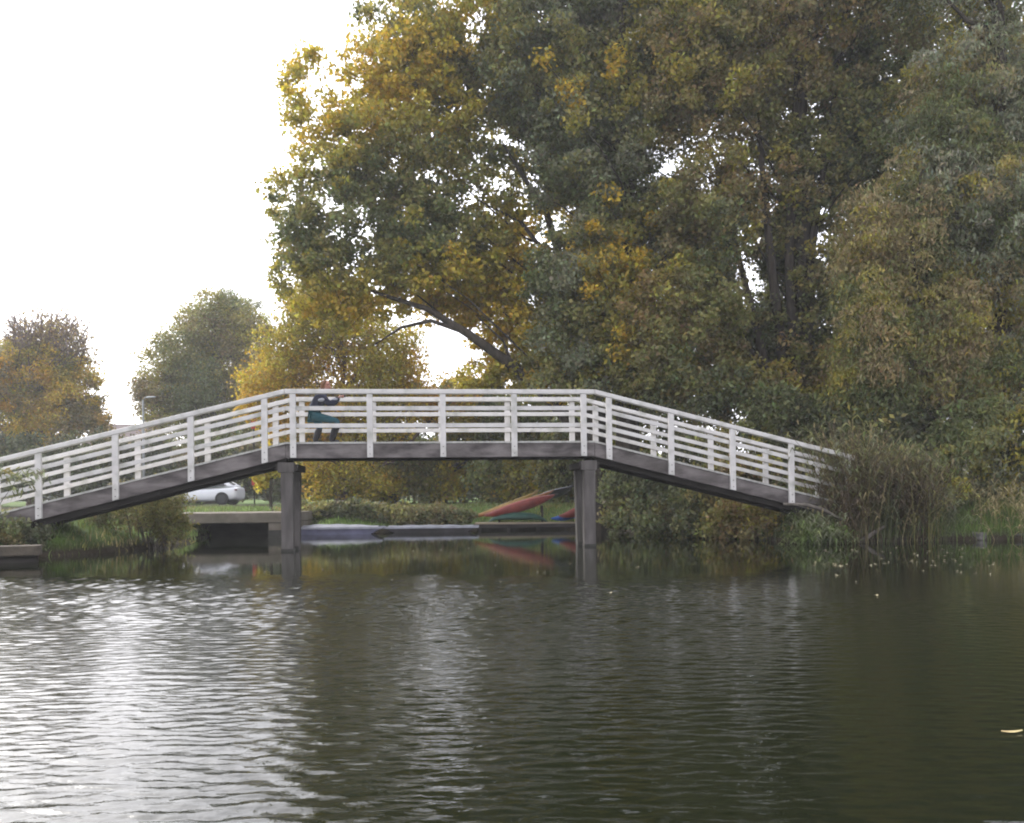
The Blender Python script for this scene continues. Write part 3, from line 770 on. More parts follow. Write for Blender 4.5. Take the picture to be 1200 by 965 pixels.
def scatter_land(x0, x1, y0, y1, n, dmin, dmax, seed):
    r = np.random.default_rng(seed)
    P = np.stack([r.uniform(x0, x1, n), r.uniform(y0, y1, n)], 1)
    d = signed_dist(P); P = P[(d > dmin) & (d < dmax)]
    return np.column_stack([P, ground_h(P) - .02])
gp = [blades(scatter_land(-24, -6, 14, 30, 26000, -.05, 5, 1), .08, .26, .022, [('grass', 3.4), ('green', 1.2), ('olive', 1.6), ('brown', .6), ('tan', .3)], 201),
      blades(scatter_land(-14, 6, 29, 46, 26000, .1, 10, 2), .08, .22, .03, [('grass', 4), ('green', 2), ('olive', .6)], 203),
      blades(scatter_land(5.5, 18, 20, 26, 16000, -.05, 3.5, 3), .12, .4, .022, [('grass', 3), ('green', 2), ('dark', .8)], 205)]
o = leaf_object('grass', gp); tag(o, 'short green grass growing on the banks', 'grass', kind='stuff')

def reed_bed(name, label, px0, px1, py, Y, n, hmin, hmax, seed, pal_stem, pal_leaf):
    r = np.random.default_rng(seed)
    c = U((px0 + px1) / 2, py, Y); half = abs(U(px1, py, Y).x - U(px0, py, Y).x) / 2
    t = thing(name, label, 'reeds', (c.x, Y, 0), 0, 'reed clumps at the bridge end')
    P = np.stack([r.normal(size=n) * half * .55, r.normal(size=n) * .38, np.full(n, .0)], 1)
    gz = ground_h(P[:, :2] + np.array([c.x, Y])); P[:, 2] = np.maximum(gz, -.15) - .03
    h = r.uniform(hmin, hmax, n) * (1 - .35 * (np.abs(P[:, 0]) / half) ** 2).clip(.4, 1)
    ln = np.stack([r.normal(size=n) * .25, r.normal(size=n) * .16], 1) * h[:, None]
    V = []; Cc = []
    stem_c = pick_cols(P, pal_stem, seed, 1.4, .4); leaf_c = pick_cols(P, pal_leaf, seed + 1, 1.4, .4)
    segs = 4
    for k in range(n):
        an = r.uniform(0, PI); wv = np.array([math.cos(an), math.sin(an), 0]) * .006
        pts = [P[k] + np.array([ln[k, 0] * (j / segs) ** 1.7, ln[k, 1] * (j / segs) ** 1.7, h[k] * j / segs]) for j in range(segs + 1)]
        for j in range(segs):
            V += [pts[j] - wv, pts[j] + wv, pts[j + 1] + wv, pts[j + 1] - wv]; Cc += [stem_c[k]] * 4
        # plume
        if r.random() < .10:
            e = pts[-1]; dd = np.array([r.normal() * .08, r.normal() * .05, .16]); wp = np.array([.022, 0, 0])
            V += [e, e + dd * .5 + wp, e + dd, e + dd * .5 - wp]; Cc += [np.array(PAL['tan'])] * 4
        for _ in range(6):
            f = r.uniform(.35, 1.0); j = min(segs - 1, int(f * segs)); q = pts[j] + (pts[j + 1] - pts[j]) * (f * segs - j)
            a = r.uniform(0, 2 * PI); L1 = r.uniform(.18, .42); out = np.array([math.cos(a), math.sin(a), 0])
            mid = q + out * L1 * .45 + np.array([0, 0, L1 * .32]); tip = q + out * L1 + np.array([0, 0, L1 * r.uniform(-.25, .35)])
            sd = np.array([-out[1], out[0], 0]) * .014
            V += [q - sd * .5, q + sd * .5, mid + sd, mid - sd, mid - sd, mid + sd, tip + sd * .1, tip - sd * .1]
            cc = leaf_c[k] if f > .7 else stem_c[k]
            cc = cc * math.exp(r.normal() * .25)
            Cc += [cc] * 8
    leaf_object('stems', [(np.array(V), np.array(Cc))], t)
    return t
PS = [('reed', 3.4), ('tan', .4), ('olive', .7), ('dark', 1.2)]
PLF = [('grey', 1.2), ('green', 2.2), ('olive', 1), ('reed', 2.2)]
reed_bed('reed_clump', 'tall brown reeds hiding the right end of the white railing', 962, 1040, 634, 20.8, 470, 1.5, 2.65, 301, PS, PLF)
reed_bed('reed_clump', 'shorter dark reeds between the tall reeds and the green grass', 1035, 1105, 634, 21.2, 420, 1.2, 2.1, 303, PS, PLF)
reed_bed('reed_clump', 'low green sedge at the water line under the right bridge end', 930, 985, 636, 20.4, 220, .45, .95, 305, [('green', 2), ('grass', 1.2), ('grey', 1)], [('green', 2), ('grass', 1.5), ('grey', 1)])
reed_bed('reed_clump', 'pale bent grass heads at the right edge of the picture', 1130, 1215, 622, 21.6, 60, .6, 1.1, 307, [('tan', 3), ('olive', 1)], [('tan', 2), ('olive', 1)])

# fallen wood and stones at the right bank
mb = MB(); mb.tube([U(918, 591, 20.2), U(945, 592, 20.1), U(965, 598, 20.1), U(990, 611, 20.2)], [.03, .045, .05, .03], 7)
tag(mb.build('fallen_branch', PALEBARK, smooth=True), 'bare fallen branch lying under the right end of the bridge', 'branch')
mb = MB(); mb.tube([U(1008, 636, 20.4), U(1020, 627, 20.5), U(1036, 617, 20.7)], [.06, .055, .03], 7)
tag(mb.build('driftwood_log', PALEBARK, smooth=True), 'pale broken log slanting out of the water by the reeds', 'log')
STONE = surf('bank_stone', (.17, .16, .145), (.09, .085, .075), scale=6, rough=.9, bump=.6)
def stone(px, py, Y, sx, sy, sz, seed, label):
    bm = bmesh.new(); bmesh.ops.create_icosphere(bm, subdivisions=3, radius=1)
    rr = random.Random(seed); ph = [rr.uniform(0, 6) for _ in range(6)]
    for v in bm.verts:
        c = v.co; k = 1 + .13 * math.sin(3 * c.x + ph[0]) + .12 * math.sin(4 * c.y + ph[1]) + .1 * math.sin(5 * c.z + ph[2])
        q = Vector((math.copysign(abs(c.x) ** .6, c.x), math.copysign(abs(c.y) ** .6, c.y), math.copysign(abs(c.z) ** .6, c.z))) * k
        v.co = Vector((q.x * sx, q.y * sy, q.z * sz))
    me = bpy.data.meshes.new('bank_stone'); bm.to_mesh(me); bm.free(); me.materials.append(STONE)
    me.polygons.foreach_set('use_smooth', [True] * len(me.polygons))
    o = link('bank_stone', me); o.location = U(px, py, Y); o.rotation_euler = (0, 0, rr.uniform(0, 1))
    return tag(o, label, 'stone', 'stones along the right bank')
stone(1146, 629, 21.1, .16, .14, .10, 1, 'grey squared stone at the water edge below the green grass')
stone(1192, 628, 21.2, .18, .15, .09, 2, 'dark stone at the water edge by the right border')

# ------------------------------------------------------------------ left bank concrete
slab = thing('concrete_culvert', 'weathered concrete slab culvert with a dark opening over the side ditch', 'culvert', (0, 0, 0))
c0 = U(196, 602, 27.0); c1 = U(330, 602, 27.0)
mb = MB(); mb.box((c0.x - 1.0, 27.0, .47), (c1.x, 31.6, .775)); mb.build('slab', CONCRETE, slab, bevel=.02)
mb = MB(); mb.box((c1.x - .42, 27.04, -1), (c1.x - .02, 31.4, .468)); mb.build('abutment', CONCRETE, slab, bevel=.02)
mb = MB(); mb.box((c0.x - .95, 30.2, -1), (c1.x - .43, 30.6, .468)); mb.build('void_backing', DARKWOOD, slab)  # dark backing added so the opening reads as a shaded void
mb = MB(); mb.box((c1.x - .015, 27.3, -.8), (c1.x + .36, 27.6, .5)); mb.build('wing_wall', CONCRETE, slab, bevel=.02)
mb = MB(); mb.box((c1.x - .43, 27.03, -.8), (c1.x - .01, 27.2, .24)); mb.build('algae_band', ALGAE, slab)
e0 = W(-160, 657, .14); e1 = W(48, 650.5, .14)
edg = thing('bank_edging', 'short concrete beam edging the left bank below the bridge end', 'edging', (e1.x, e1.y, 0), math.atan2(e1.y - e0.y, e1.x - e0.x))
Le = (e1 - e0).length
mb = MB(); mb.box((-Le, -.05, .13), (0, .4, .32)); mb.build('beam', surf('brown_concrete', (.10, .083, .062), (.06, .05, .038), scale=5, rough=.95, bump=.4), edg, bevel=.02)
mb = MB(); mb.box((-Le, .1, -1), (-.06, .32, .128)); mb.build('shade_backing', DARKWOOD, edg)  # dark set-back box stands in for the shadow under the beam

# ------------------------------------------------------------------ landing stage, punts and kayaks
dock = thing('landing_stage', 'low timber landing stage along the far bank below the kayaks', 'dock', W(620, 621.5, 0))
dl = dock.location
xa, xb = U(556, 613, dl.y).x - dl.x, U(702, 613, dl.y).x - dl.x
mb = MB(); nB = 7
for i in range(nB): mb.box((xa, i * .2, .22), (xb, i * .2 + .19, .27))
mb.build('deck', DOCKWOOD, dock)
mb = MB(); mb.box((xa + .01, .02, .09), (xb - .01, .09, .217)); mb.build('fascia_beam', DARKWOOD, dock)
for i in range(5):
    x = xa + .12 + (xb - xa - .3) * i / 4
    mb = MB(); mb.box((x, .1, -.9), (x + .12, .22, .215)); mb.build('leg', DARKWOOD, dock)

def punt(name, label, px0, px1, Y, hull_m, top_m, cover, z1=.24):
    a = U(px0, 620, Y); b = U(px1, 620, Y); Ln = b.x - a.x; wd = .95
    t = thing(name, label, 'boat', (a.x, Y, 0), math.atan(.02), 'boats moored along the far bank')
    mb = MB(); e = .55; zb = -.1
    O = [(0, 0, z1 + .02), (Ln, 0, z1 + .02), (Ln, wd, z1 + .02), (0, wd, z1 + .02)]
    Bm = [(e, .1, zb), (Ln - e, .1, zb), (Ln - e, wd - .1, zb), (e, wd - .1, zb)]
    I = [(.07, .06, z1 + .02), (Ln - .07, .06, z1 + .02), (Ln - .07, wd - .06, z1 + .02), (.07, wd - .06, z1 + .02)]
    Ib = [(e, .15, zb + .05), (Ln - e, .15, zb + .05), (Ln - e, wd - .15, zb + .05), (e, wd - .15, zb + .05)]
    V = O + Bm + I + Ib; Fc = [(7, 6, 5, 4)]
    for k in range(4):
        k2 = (k + 1) % 4
        Fc += [(4 + k, 4 + k2, k2, k), (k, k2, 8 + k2, 8 + k), (8 + k, 8 + k2, 12 + k2, 12 + k)]
    Fc += [(12, 13, 14, 15)]
    mb.add(V, Fc); mb.build('hull', hull_m, t)
    mb = MB()
    mb.box((-.02, -.03, z1 - .02), (Ln + .02, .0, z1 + .045)); mb.box((-.02, wd, z1 - .02), (Ln + .02, wd + .03, z1 + .045))
    mb.build('gunwale', top_m, t)
    if cover:
        mb = MB(); n = 14
        for i in range(n):
            x0 = .15 + (Ln - .3) * i / n; x1 = .15 + (Ln - .3) * (i + 1) / n
            def zz(x): 
                f = x / Ln
                return z1 + .05 + cover * math.sin(PI * min(1, max(0, f))) ** .6 * (1 - .5 * f) + .012 * math.sin(9 * x)
            mb.add([(x0, -.035, z1 + .03), (x1, -.035, z1 + .03), (x1, wd / 2, zz(x1)), (x0, wd / 2, zz(x0)), (x1, wd + .035, z1 + .03), (x0, wd + .035, z1 + .03)], [(0, 1, 2, 3), (3, 2, 4, 5)])
        mb.build('cover', COVER, t, smooth=True)
    else:
        for f in (.3, .65):
            mb = MB(); mb.box((Ln * f, .03, z1 - .09), (Ln * f + .25, wd - .03, z1 - .05)); mb.build('seat', top_m, t)
    return t
COVER = surf('boat_cover', (.20, .205, .235), (.13, .135, .155), scale=3, rough=.6, bump=.3)
PUNT_L = surf('lavender_hull', (.20, .20, .30), (.15, .15, .22), scale=4, rough=.4)
PUNT_D = surf('dark_hull', (.06, .055, .06), (.04, .038, .04), scale=4, rough=.5)
PALE = surf('pale_gunwale', (.33, .335, .38), (.26, .265, .29), scale=4, rough=.4)
punt('moored_punt', 'lavender blue punt with a pale cover moored right of the left pier', 338, 447, 29.4, PUNT_L, PALE, .11, .20)
punt('moored_punt', 'long dark punt with a grey cover moored left of the landing stage', 449, 560, 30.2, PUNT_D, PALE, .05, .17)

def kayak(name, label, p_bow, p_stern, Y0, Y1_, width, hull_m, deck_m, roll=0.0, cat='kayak', group='kayaks on the landing', cockpit=True):
    a = U(p_bow[0], p_bow[1], Y0); b = U(p_stern[0], p_stern[1], Y1_)
    ax = (b - a); Ln = ax.length; ax.normalize()
    side = ax.cross(Vector((0, 0, 1))).normalized(); up = side.cross(ax)
    q = Matrix.Rotation(roll, 3, ax); side = q @ side; up = q @ up
    M = Matrix(((ax.x, side.x, up.x, a.x), (ax.y, side.y, up.y, a.y), (ax.z, side.z, up.z, a.z), (0, 0, 0, 1)))
    t = thing(name, label, cat, (0, 0, 0), 0, group); t.matrix_world = M
    n = 22; k = 12
    def ring(i, upper):
        f = i / n; s = math.sin(PI * f) ** .75 if 0 < f < 1 else 0
        hw = width / 2 * s + .012; rock = .16 * (2 * f - 1) ** 4
        pts = []
        for j in range(k + 1):
            an = PI * j / k
            if upper: pts.append((Ln * f, hw * math.cos(an), rock + .07 * s * math.sin(an) ** .8 + .01))
            else: pts.append((Ln * f, hw * math.cos(an), rock - (width * .36 * s ** .7) * math.sin(an) ** .75))
        return pts
    for upper, nm, mt in ((0, 'hull', hull_m), (1, 'deck', deck_m)):
        mb = MB(); rings = [ring(i, upper) for i in range(n + 1)]
        V = [p for r_ in rings for p in r_]; Fc = []
        for i in range(n):
            if upper and cockpit and .42 < (i + .5) / n < .62: js = [0, 1, 2, k - 3, k - 2, k - 1]
            else: js = range(k)
            for j in js:
                Fc.append((i * (k + 1) + j, (i + 1) * (k + 1) + j, (i + 1) * (k + 1) + j + 1, i * (k + 1) + j + 1))
        mb.add(V, Fc); mb.build(nm, mt, t, smooth=True)
    if cockpit:
        mb = MB(); pts = []
        for j in range(21):
            an = 2 * PI * j / 20
            pts.append((Ln * .52 + Ln * .10 * math.cos(an), width * .30 * math.sin(an), .10))
        mb.tube(pts, [.018] * 21, 6, cap=False); mb.build('cockpit_rim', BLACK, t, smooth=True)
    return t
OCHRE = surf('ochre_plastic', (.36, .24, .07), (.26, .17, .05), scale=5, rough=.5)
RED = surf('red_plastic', (.23, .045, .035), (.15, .03, .026), scale=5, rough=.4)
ORANGE = surf('orange_plastic', (.32, .14, .05), (.22, .09, .035), scale=5, rough=.4)
YELLOW = surf('yellow_plastic', (.55, .36, .05), (.45, .3, .04), scale=5, rough=.4)
BLUE = surf('blue_plastic', (.03, .10, .38), (.025, .08, .3), scale=5, rough=.4)
GREENP = surf('dark_green_plastic', (.02, .07, .05), (.015, .05, .04), scale=5, rough=.5)
BLACK = surf('black_rubber', (.02, .02, .02), (.015, .015, .015), scale=8, rough=.6)
kayak('kayak', 'red kayak on its side, frontmost of the stack sloping up to the right', (568, 606), (652, 581), 32.0, 32.6, .37, RED, RED, roll=-1.35)
kayak('kayak', 'thin orange kayak with ochre deck lying behind the big red one', (555, 608), (651, 577), 32.5, 33.1, .26, ORANGE, OCHRE, roll=-1.0)
kayak('kayak', 'yellow kayak at the back of the stack with its tip on the landing', (546, 611), (634, 577), 33.0, 33.6, .2, OCHRE, OCHRE, roll=-.9)
kayak('kayak', 'dark green upturned kayak lying under the sloping stack', (572, 607), (642, 607), 32.2, 32.3, .55, GREENP, GREENP, roll=PI, cockpit=False)
kayak('kayak', 'blue kayak leaning beside the right pier', (648, 611), (700, 592), 31.9, 32.4, .36, BLUE, BLUE, roll=-.9)
kayak('kayak', 'small red kayak leaning beside the right pier', (657, 607), (708, 588), 31.7, 32.2, .36, RED, RED, roll=-1.2)
kayak('canoe', 'dark canoe with pale rim tilted above the red kayaks', (622, 586), (674, 572), 33.6, 34.2, .42, BLACK, PALE, roll=-.7, cat='canoe', group=None, cockpit=False)
rack = thing('kayak_rack', 'timber trestle rack holding the sloping red kayaks', 'rack', U(610, 612, 32.6))
for px, top in ((585, 603), (635, 588)):
    for dy in (-.35, .55):
        x = U(px, 600, 32.6).x - rack.location.x; zt = U(px, top + 3, 32.6).z - rack.location.z
        mb = MB(); mb.box((x - .035, dy - .035, -.1), (x + .035, dy + .035, zt - .12)); mb.build('leg', DARKWOOD, rack)
    mb = MB(); mb.box((x - .03, -.45, zt - .118), (x + .03, .65, zt - .05)); mb.build('crossbar', DARKWOOD, rack)

# ------------------------------------------------------------------ road, car, lamp, sign, house
ROADY = (42.6, 49.5)
ASPH = surf('asphalt', (.055, .055, .057), (.042, .042, .044), scale=14, rough=.9, bump=.2)
mb = MB(); xr = np.arange(-60, 61, 3.0)
RZ = max(ghz(x, y) for x in np.arange(-25, 10, 1.0) for y in (42.6, 45, 49.5)) + .02
V = []; Fc = []
for i, x in enumerate(xr):
    V += [(x, ROADY[0], RZ), (x, ROADY[1], RZ)]
    if i: Fc.append((2 * i - 2, 2 * i, 2 * i + 1, 2 * i - 1))
mb.add(V, Fc); tag(mb.build('road', ASPH), kind='structure')
mb = MB(); mb.box((-60, 42.35, RZ - .5), (60, 42.597, RZ + .03)); tag(mb.build('kerb', CONCRETE), kind='structure')

CARW = surf('white_car_paint', (.60, .61, .64), (.57, .58, .61), scale=3, rough=.25, spec=.5, coat=.6)
GLASS = surf('tinted_glass', (.015, .018, .022), (.012, .014, .018), scale=3, rough=.06, spec=.6)
TYRE = surf('tyre_rubber', (.018, .018, .018), (.014, .014, .014), scale=12, rough=.8)
RIM = surf('alloy_rim', (.05, .05, .052), (.035, .035, .037), scale=6, rough=.4, metal=.5)
TAIL = surf('tail_light', (.16, .03, .03), (.12, .025, .025), scale=6, rough=.2)
def car():
    YC = 44.2
    xr_ = U(277, 575, YC).x; x0 = xr_ - 4.35
    t = thing('parked_car', 'white hatchback parked on the road beyond the culvert, tail to the right', 'car', (x0, YC, RZ))
    # lower body and cabin lofted along the length (front at x=0)
    def loft(secs, nm, mat):
        mb = MB(); V = []; Fc = []; k = len(secs[0][1])
        for x, ring in secs: V += [(x, y, z) for (y, z) in ring]
        for i in range(len(secs) - 1):
            for j in range(k):
                j2 = (j + 1) % k
                Fc.append((i * k + j, (i + 1) * k + j, (i + 1) * k + j2, i * k + j2))
        Fc.append(tuple(range(k))); Fc.append(tuple((len(secs) - 1) * k + j for j in reversed(range(k))))
        mb.add(V, Fc)
        o = mb.build(nm, mat, t, smooth=True)
        md = o.modifiers.new('ss', 'SUBSURF'); md.levels = 1; md.render_levels = 2
        return o
    def ring(hw, zb, zt, mid): 
        c = .9
        return [(c - hw * .92, zb), (c - hw, zb + .12), (c - hw, mid), (c - hw * .93, zt), (c - hw * .5, zt + .02), (c + hw * .5, zt + .02), (c + hw * .93, zt), (c + hw, mid), (c + hw, zb + .12), (c + hw * .92, zb)]
    body = [(0, ring(.62, .25, .50, .40)), (.12, ring(.78, .2, .6, .46)), (.6, ring(.88, .18, .72, .54)), (1.25, ring(.9, .18, .80, .6)), (2.2, ring(.9, .18, .83, .62)), (3.2, ring(.9, .18, .86, .64)), (3.9, ring(.88, .2, .89, .68)), (4.25, ring(.82, .26, .91, .70)), (4.35, ring(.70, .34, .84, .66))]
    loft(body, 'body', CARW)
    def cab(hb, ht, zb, zt):
        c = .9
        return [(c - hb, zb), (c - (hb + ht) / 2 - .02, (zb + zt) / 2), (c - ht, zt), (c, zt + .03), (c + ht, zt), (c + (hb + ht) / 2 + .02, (zb + zt) / 2), (c + hb, zb)]
    cabin = [(1.10, cab(.78, .72, .76, .80)), (1.95, cab(.83, .64, .78, 1.33)), (2.5, cab(.84, .63, .78, 1.43)), (3.2, cab(.84, .62, .80, 1.39)), (3.8, cab(.82, .62, .82, 1.20)), (4.25, cab(.76, .66, .84, .96))]
    loft(cabin, 'cabin', CARW)
    for sgn in (-1, 1):
        c = .9
        mb = MB()
        def gp(x, z): 
            f = (z - .80) / .6
            return (x, c + sgn * (.868 - .20 * f + .012), z)
        P = [gp(1.45, .87), gp(2.5, .89), gp(3.4, .92), gp(3.86, .98), gp(3.4, 1.22), gp(2.6, 1.31), gp(2.02, 1.27)]
        mb.add(P, [tuple(range(7)) if sgn < 0 else tuple(reversed(range(7)))]); mb.build('side_window', GLASS, t)
        mb = MB(); mb.box((4.16, c + sgn * .70 - .08, .72), (4.33, c + sgn * .70 + .06, .80)); mb.build('tail_light', TAIL, t, bevel=.03)
    mb = MB(); mb.add([(3.60, .36, 1.305), (3.60, 1.44, 1.305), (4.14, 1.52, 1.03), (4.14, .28, 1.03)], [(0, 1, 2, 3)]); mb.build('rear_window', GLASS, t)
    for x in (.82, 3.62):
        for y in (.06, 1.74):
            mb = MB(); mb.tube([(x, y - .10, .33), (x, y + .10, .33)], [.33, .33], 24); wl = mb.build('wheel', TYRE, t, bevel=.03)
            mb = MB(); yy = y - .112 if y < 1 else y + .112
            mb.tube([(x, yy, .33), (x, yy + (.03 if y < 1 else -.03), .33)], [.21, .21], 20); mb.build('rim', RIM, wl)
    # road level lies below the bank so only the upper car shows
    return t
car()

GALV = surf('galvanised_steel', (.17, .18, .175), (.13, .14, .135), scale=5, rough=.5, metal=.3)
YL = 50.5
p = U(168.5, 560, YL)
lamp = thing('street_lamp', 'slim grey street lamp in front of the dark domed tree', 'street lamp', (p.x, YL, RZ - .1))
zt = U(168.5, 469, YL).z - RZ + .1
mb = MB(); mb.tube([(0, 0, 0), (0, 0, zt * .3), (0, 0, zt)], [.10, .075, .055], 10); mb.tube([(0, 0, zt - .05), (.12, 0, zt + .12), (.30, 0, zt + .16)], [.04, .035, .03], 8)
mb.build('pole', GALV, lamp, smooth=True)
mb = MB(); mb.hexa([(.2, -.1, zt + .11), (.72, -.08, zt + .15), (.72, .08, zt + .15), (.2, .1, zt + .11), (.22, -.07, zt + .2), (.68, -.05, zt + .21), (.68, .05, zt + .21), (.22, .07, zt + .2)])
mb.build('lamp_head', surf('lamp_grey', (.42, .43, .43), (.36, .37, .37), rough=.4), lamp, bevel=.02)
# red upright panel
YS = 41.5; p = U(297.5, 560, YS)
sign = thing('red_panel', 'narrow upright red panel on a post behind the yellow sapling', 'sign', (p.x, YS, ghz(p.x, YS)))
zb = U(297.5, 569, YS).z - sign.location.z; zt = U(297.5, 551, YS).z - sign.location.z; zt2 = U(297.5, 490, YS).z - sign.location.z; zb2 = U(297.5, 503, YS).z - sign.location.z
mb = MB(); mb.tube([(0, .06, -.2), (0, .06, zt2)], [.03, .03], 8); mb.build('post', DARKWOOD, sign, smooth=True)
REDP = surf('red_sheet', (.40, .035, .03), (.30, .03, .025), scale=6, rough=.5)
mb = MB(); mb.box((-.1, -.02, zb), (.1, .02, zt)); mb.build('panel', REDP, sign, bevel=.006)
mb = MB(); mb.box((-.1, -.02, zb2), (.1, .02, zt2)); mb.build('panel', REDP, sign, bevel=.006)
# house between the two left trees
YH = 95; p = U(150, 560, YH); hz = ghz(p.x, YH)
house = thing('brick_house', 'pale brick house glimpsed between the two left trees', 'house', (p.x, YH, hz), .15)
BRICK = surf('pale_brick', (.36, .25, .21), (.28, .19, .16), scale=9, rough=.9)
ROOF = surf('roof_tiles', (.15, .115, .105), (.11, .085, .08), scale=8, rough=.8)
zt = U(150, 524, YH).z - hz
mb = MB(); mb.box((-3.2, -3, -1), (3.2, 3, zt)); mb.add([(-3.2, -3, zt), (-3.2, 3, zt), (-3.2, 0, zt + 2.2), (3.2, -3, zt), (3.2, 3, zt), (3.2, 0, zt + 2.2)], [(0, 2, 1), (3, 4, 5)])
wall = mb.build('wall', BRICK, house)
rf = MB()
for sgn in (-1, 1):
    rf.hexa([(-3.5, sgn * 3.4, zt - .25), (3.5, sgn * 3.4, zt - .25), (3.5, 0, zt + 2.25), (-3.5, 0, zt + 2.25), (-3.5, sgn * 3.4, zt - .1), (3.5, sgn * 3.4, zt - .1), (3.5, 0, zt + 2.42), (-3.5, 0, zt + 2.42)])
rf = rf.build('roof', ROOF, house)
mb = MB(); mb.box((1.9, -.4, zt + 1.4), (2.6, .4, zt + 3.2)); mb.build('chimney', BRICK, rf)
WIN = surf('window_glass', (.05, .06, .07), (.04, .05, .06), rough=.1, spec=.5); WFR = surf('white_frame', (.7, .7, .7), rough=.5)
for x in (-2.0, 0, 2.0):
    for z in (1.1, 3.6):
        if z + 1.2 < zt:
            mb = MB(); mb.box((x - .55, -3.05, z), (x + .55, -3.003, z + 1.2)); wn = mb.build('window', WIN, house)
            mb = MB()
            for a in (-.58, -.03, .52): mb.box((x + a, -3.09, z - .03), (x + a + .06, -3.052, z + 1.23))
            mb.build('frame', WFR, wn)

# ------------------------------------------------------------------ floating leaves
FLEAF = surf('floating_leaf', (.42, .38, .25), (.28, .23, .12), scale=30, rough=.5)
def leafmesh(s):
    mb = MB(); pts = []
    for i in range(12):
        an = 2 * PI * i / 12; pts.append((s * math.cos(an) * (1 + .15 * math.cos(an)), s * .55 * math.sin(an), .006 + .012 * math.cos(an) ** 2))
    mb.add(pts + [(0, 0, .004)], [(i, (i + 1) % 12, 12) for i in range(12)])
    return mb
first = None
r = random.Random(9)
spots = []
for _ in range(64):
    px = r.triangular(930, 1215, 1120); py = 638 + abs(r.gauss(0, 22)); 
    if py < 720: spots.append((px, py, r.uniform(.035, .075)))
for _ in range(14): spots.append((r.gauss(975, 18), r.gauss(663, 2.2), r.uniform(.04, .08)))
for _ in range(22): spots.append((r.uniform(300, 760), 640 + abs(r.gauss(0, 30)), r.uniform(.03, .06)))
for px, py, s in spots:
    q = W(px, py)
    if first is None:
        o = first = leafmesh(.055).build('floating_leaf', FLEAF)
        tag(o, 'pale fallen leaf drifting flat on the dark river', 'leaf', 'fallen leaves drifting on the river')
    else:
        o = first.copy(); COL.objects.link(o)
    o.location = q; k = .52 * s / .055; o.scale = (k, k, 1); o.rotation_euler = (0, 0, r.uniform(0, 6.28))
q = W(1185, 859)
mb = MB(); n = 10; V = []; Fc = []
for i in range(n + 1):
    f = i / n; x = (f - .5) * .10; wd = .007 * math.sin(PI * min(.98, f + .04)) + .002; z = .006 + .004 * (2 * f - 1) ** 2
    yb = -.003 * math.sin(PI * f) + .01 * (1 - f) * -1
    V += [(x, yb - wd, z), (x, yb + wd, z + .004)]
    if i: Fc.append((2 * i - 2, 2 * i, 2 * i + 1, 2 * i - 1))
mb.add(V, Fc); o = mb.build('willow_leaf', surf('yellow_leaf', (.42, .36, .17), (.30, .22, .09), scale=30, rough=.5), smooth=True); o.location = q
tag(o, 'single narrow curled yellow leaf afloat close by at the lower right', 'leaf')

# ------------------------------------------------------------------ the person on the bridge
def skin_mesh(verts, edges, rad, root, sub=2):
    me = bpy.data.meshes.new('tmp'); me.from_pydata(verts, edges, [])
    o = bpy.data.objects.new('tmp', me); COL.objects.link(o)
    md = o.modifiers.new('skin', 'SKIN'); md.use_smooth_shade = True
    sv = me.skin_vertices[0].data
    for i, rr in enumerate(rad):
        sv[i].radius = rr if isinstance(rr, tuple) else (rr, rr); sv[i].use_root = (i == root)
    s = o.modifiers.new('sub', 'SUBSURF'); s.levels = sub; s.render_levels = sub
    bpy.context.view_layer.update()
    dg = bpy.context.evaluated_depsgraph_get()
    out = bpy.data.meshes.new_from_object(o.evaluated_get(dg))
    bpy.data.objects.remove(o)
    return out
class Sk:
    def __init__(self): self.v = []; self.e = []; self.r = []
    def p(self, co, r, frm=None):
        self.v.append(tuple(co)); self.r.append(r)
        i = len(self.v) - 1
        if frm is not None: self.e.append((frm, i))
        return i
    def chain(self, frm, pts):
        for co, r in pts: frm = self.p(co, r, frm)
        return frm
    def mesh(self, root=0, sub=2): return skin_mesh(self.v, self.e, self.r, root, sub)

sP = on_bridge(362, 500)[0] + .02
person = thing('person', 'person in a navy jacket and teal trousers crouching on the bridge with a camera', 'person', O_ + A_ * sP + B_ * .62 + Vector((0, 0, deck_z(sP))), TH)
SKINM = surf('skin', (.33, .165, .12), (.28, .14, .10), scale=8, rough=.5)
HAIR = surf('auburn_hair', (.15, .075, .038), (.09, .045, .024), scale=20, stretch=(1, 1, .3), rough=.8, spec=.1)
NAVY = surf('navy_jacket', (.022, .025, .045), (.016, .018, .032), scale=8, rough=.8)
PATCH = surf('grey_panel', (.30, .31, .34), (.25, .26, .29), scale=8, rough=.7)
TEAL = surf('teal_trousers', (.022, .085, .105), (.016, .065, .08), scale=8, rough=.8)
BOOT = surf('dark_boots', (.018, .018, .020), (.013, .013, .015), scale=8, rough=.6)
hip = (0, 0, .66); belly = (.06, 0, .82); chest = (.17, 0, .99); nb = (.24, 0, 1.13); nk = (.275, 0, 1.19)
hd1 = (.315, 0, 1.25); hd2 = (.315, 0, 1.33); hd3 = (.30, 0, 1.40)
legsR = [((0.02, -.09, .62), .088), ((.28, -.13, .55), .080), ((.56, -.15, .49), .062), ((.50, -.15, .30), .054), ((.42, -.14, .09), .040)]
legsL = [((0.02, .09, .62), .088), ((.08, .13, .50), .078), ((.15, .14, .40), .060), ((.08, .14, .25), .052), ((.03, .13, .09), .038)]
armR = [((.20, -.17, 1.08), .052), ((.30, -.22, .95), .046), ((.38, -.20, .86), .042), ((.49, -.13, .93), .036), ((.57, -.07, 1.02), .024)]
armL = [((.20, .17, 1.08), .052), ((.28, .22, .96), .044), ((.38, .20, .88), .038), ((.49, .13, .96), .032), ((.57, .07, 1.04), .024)]
sk = Sk()
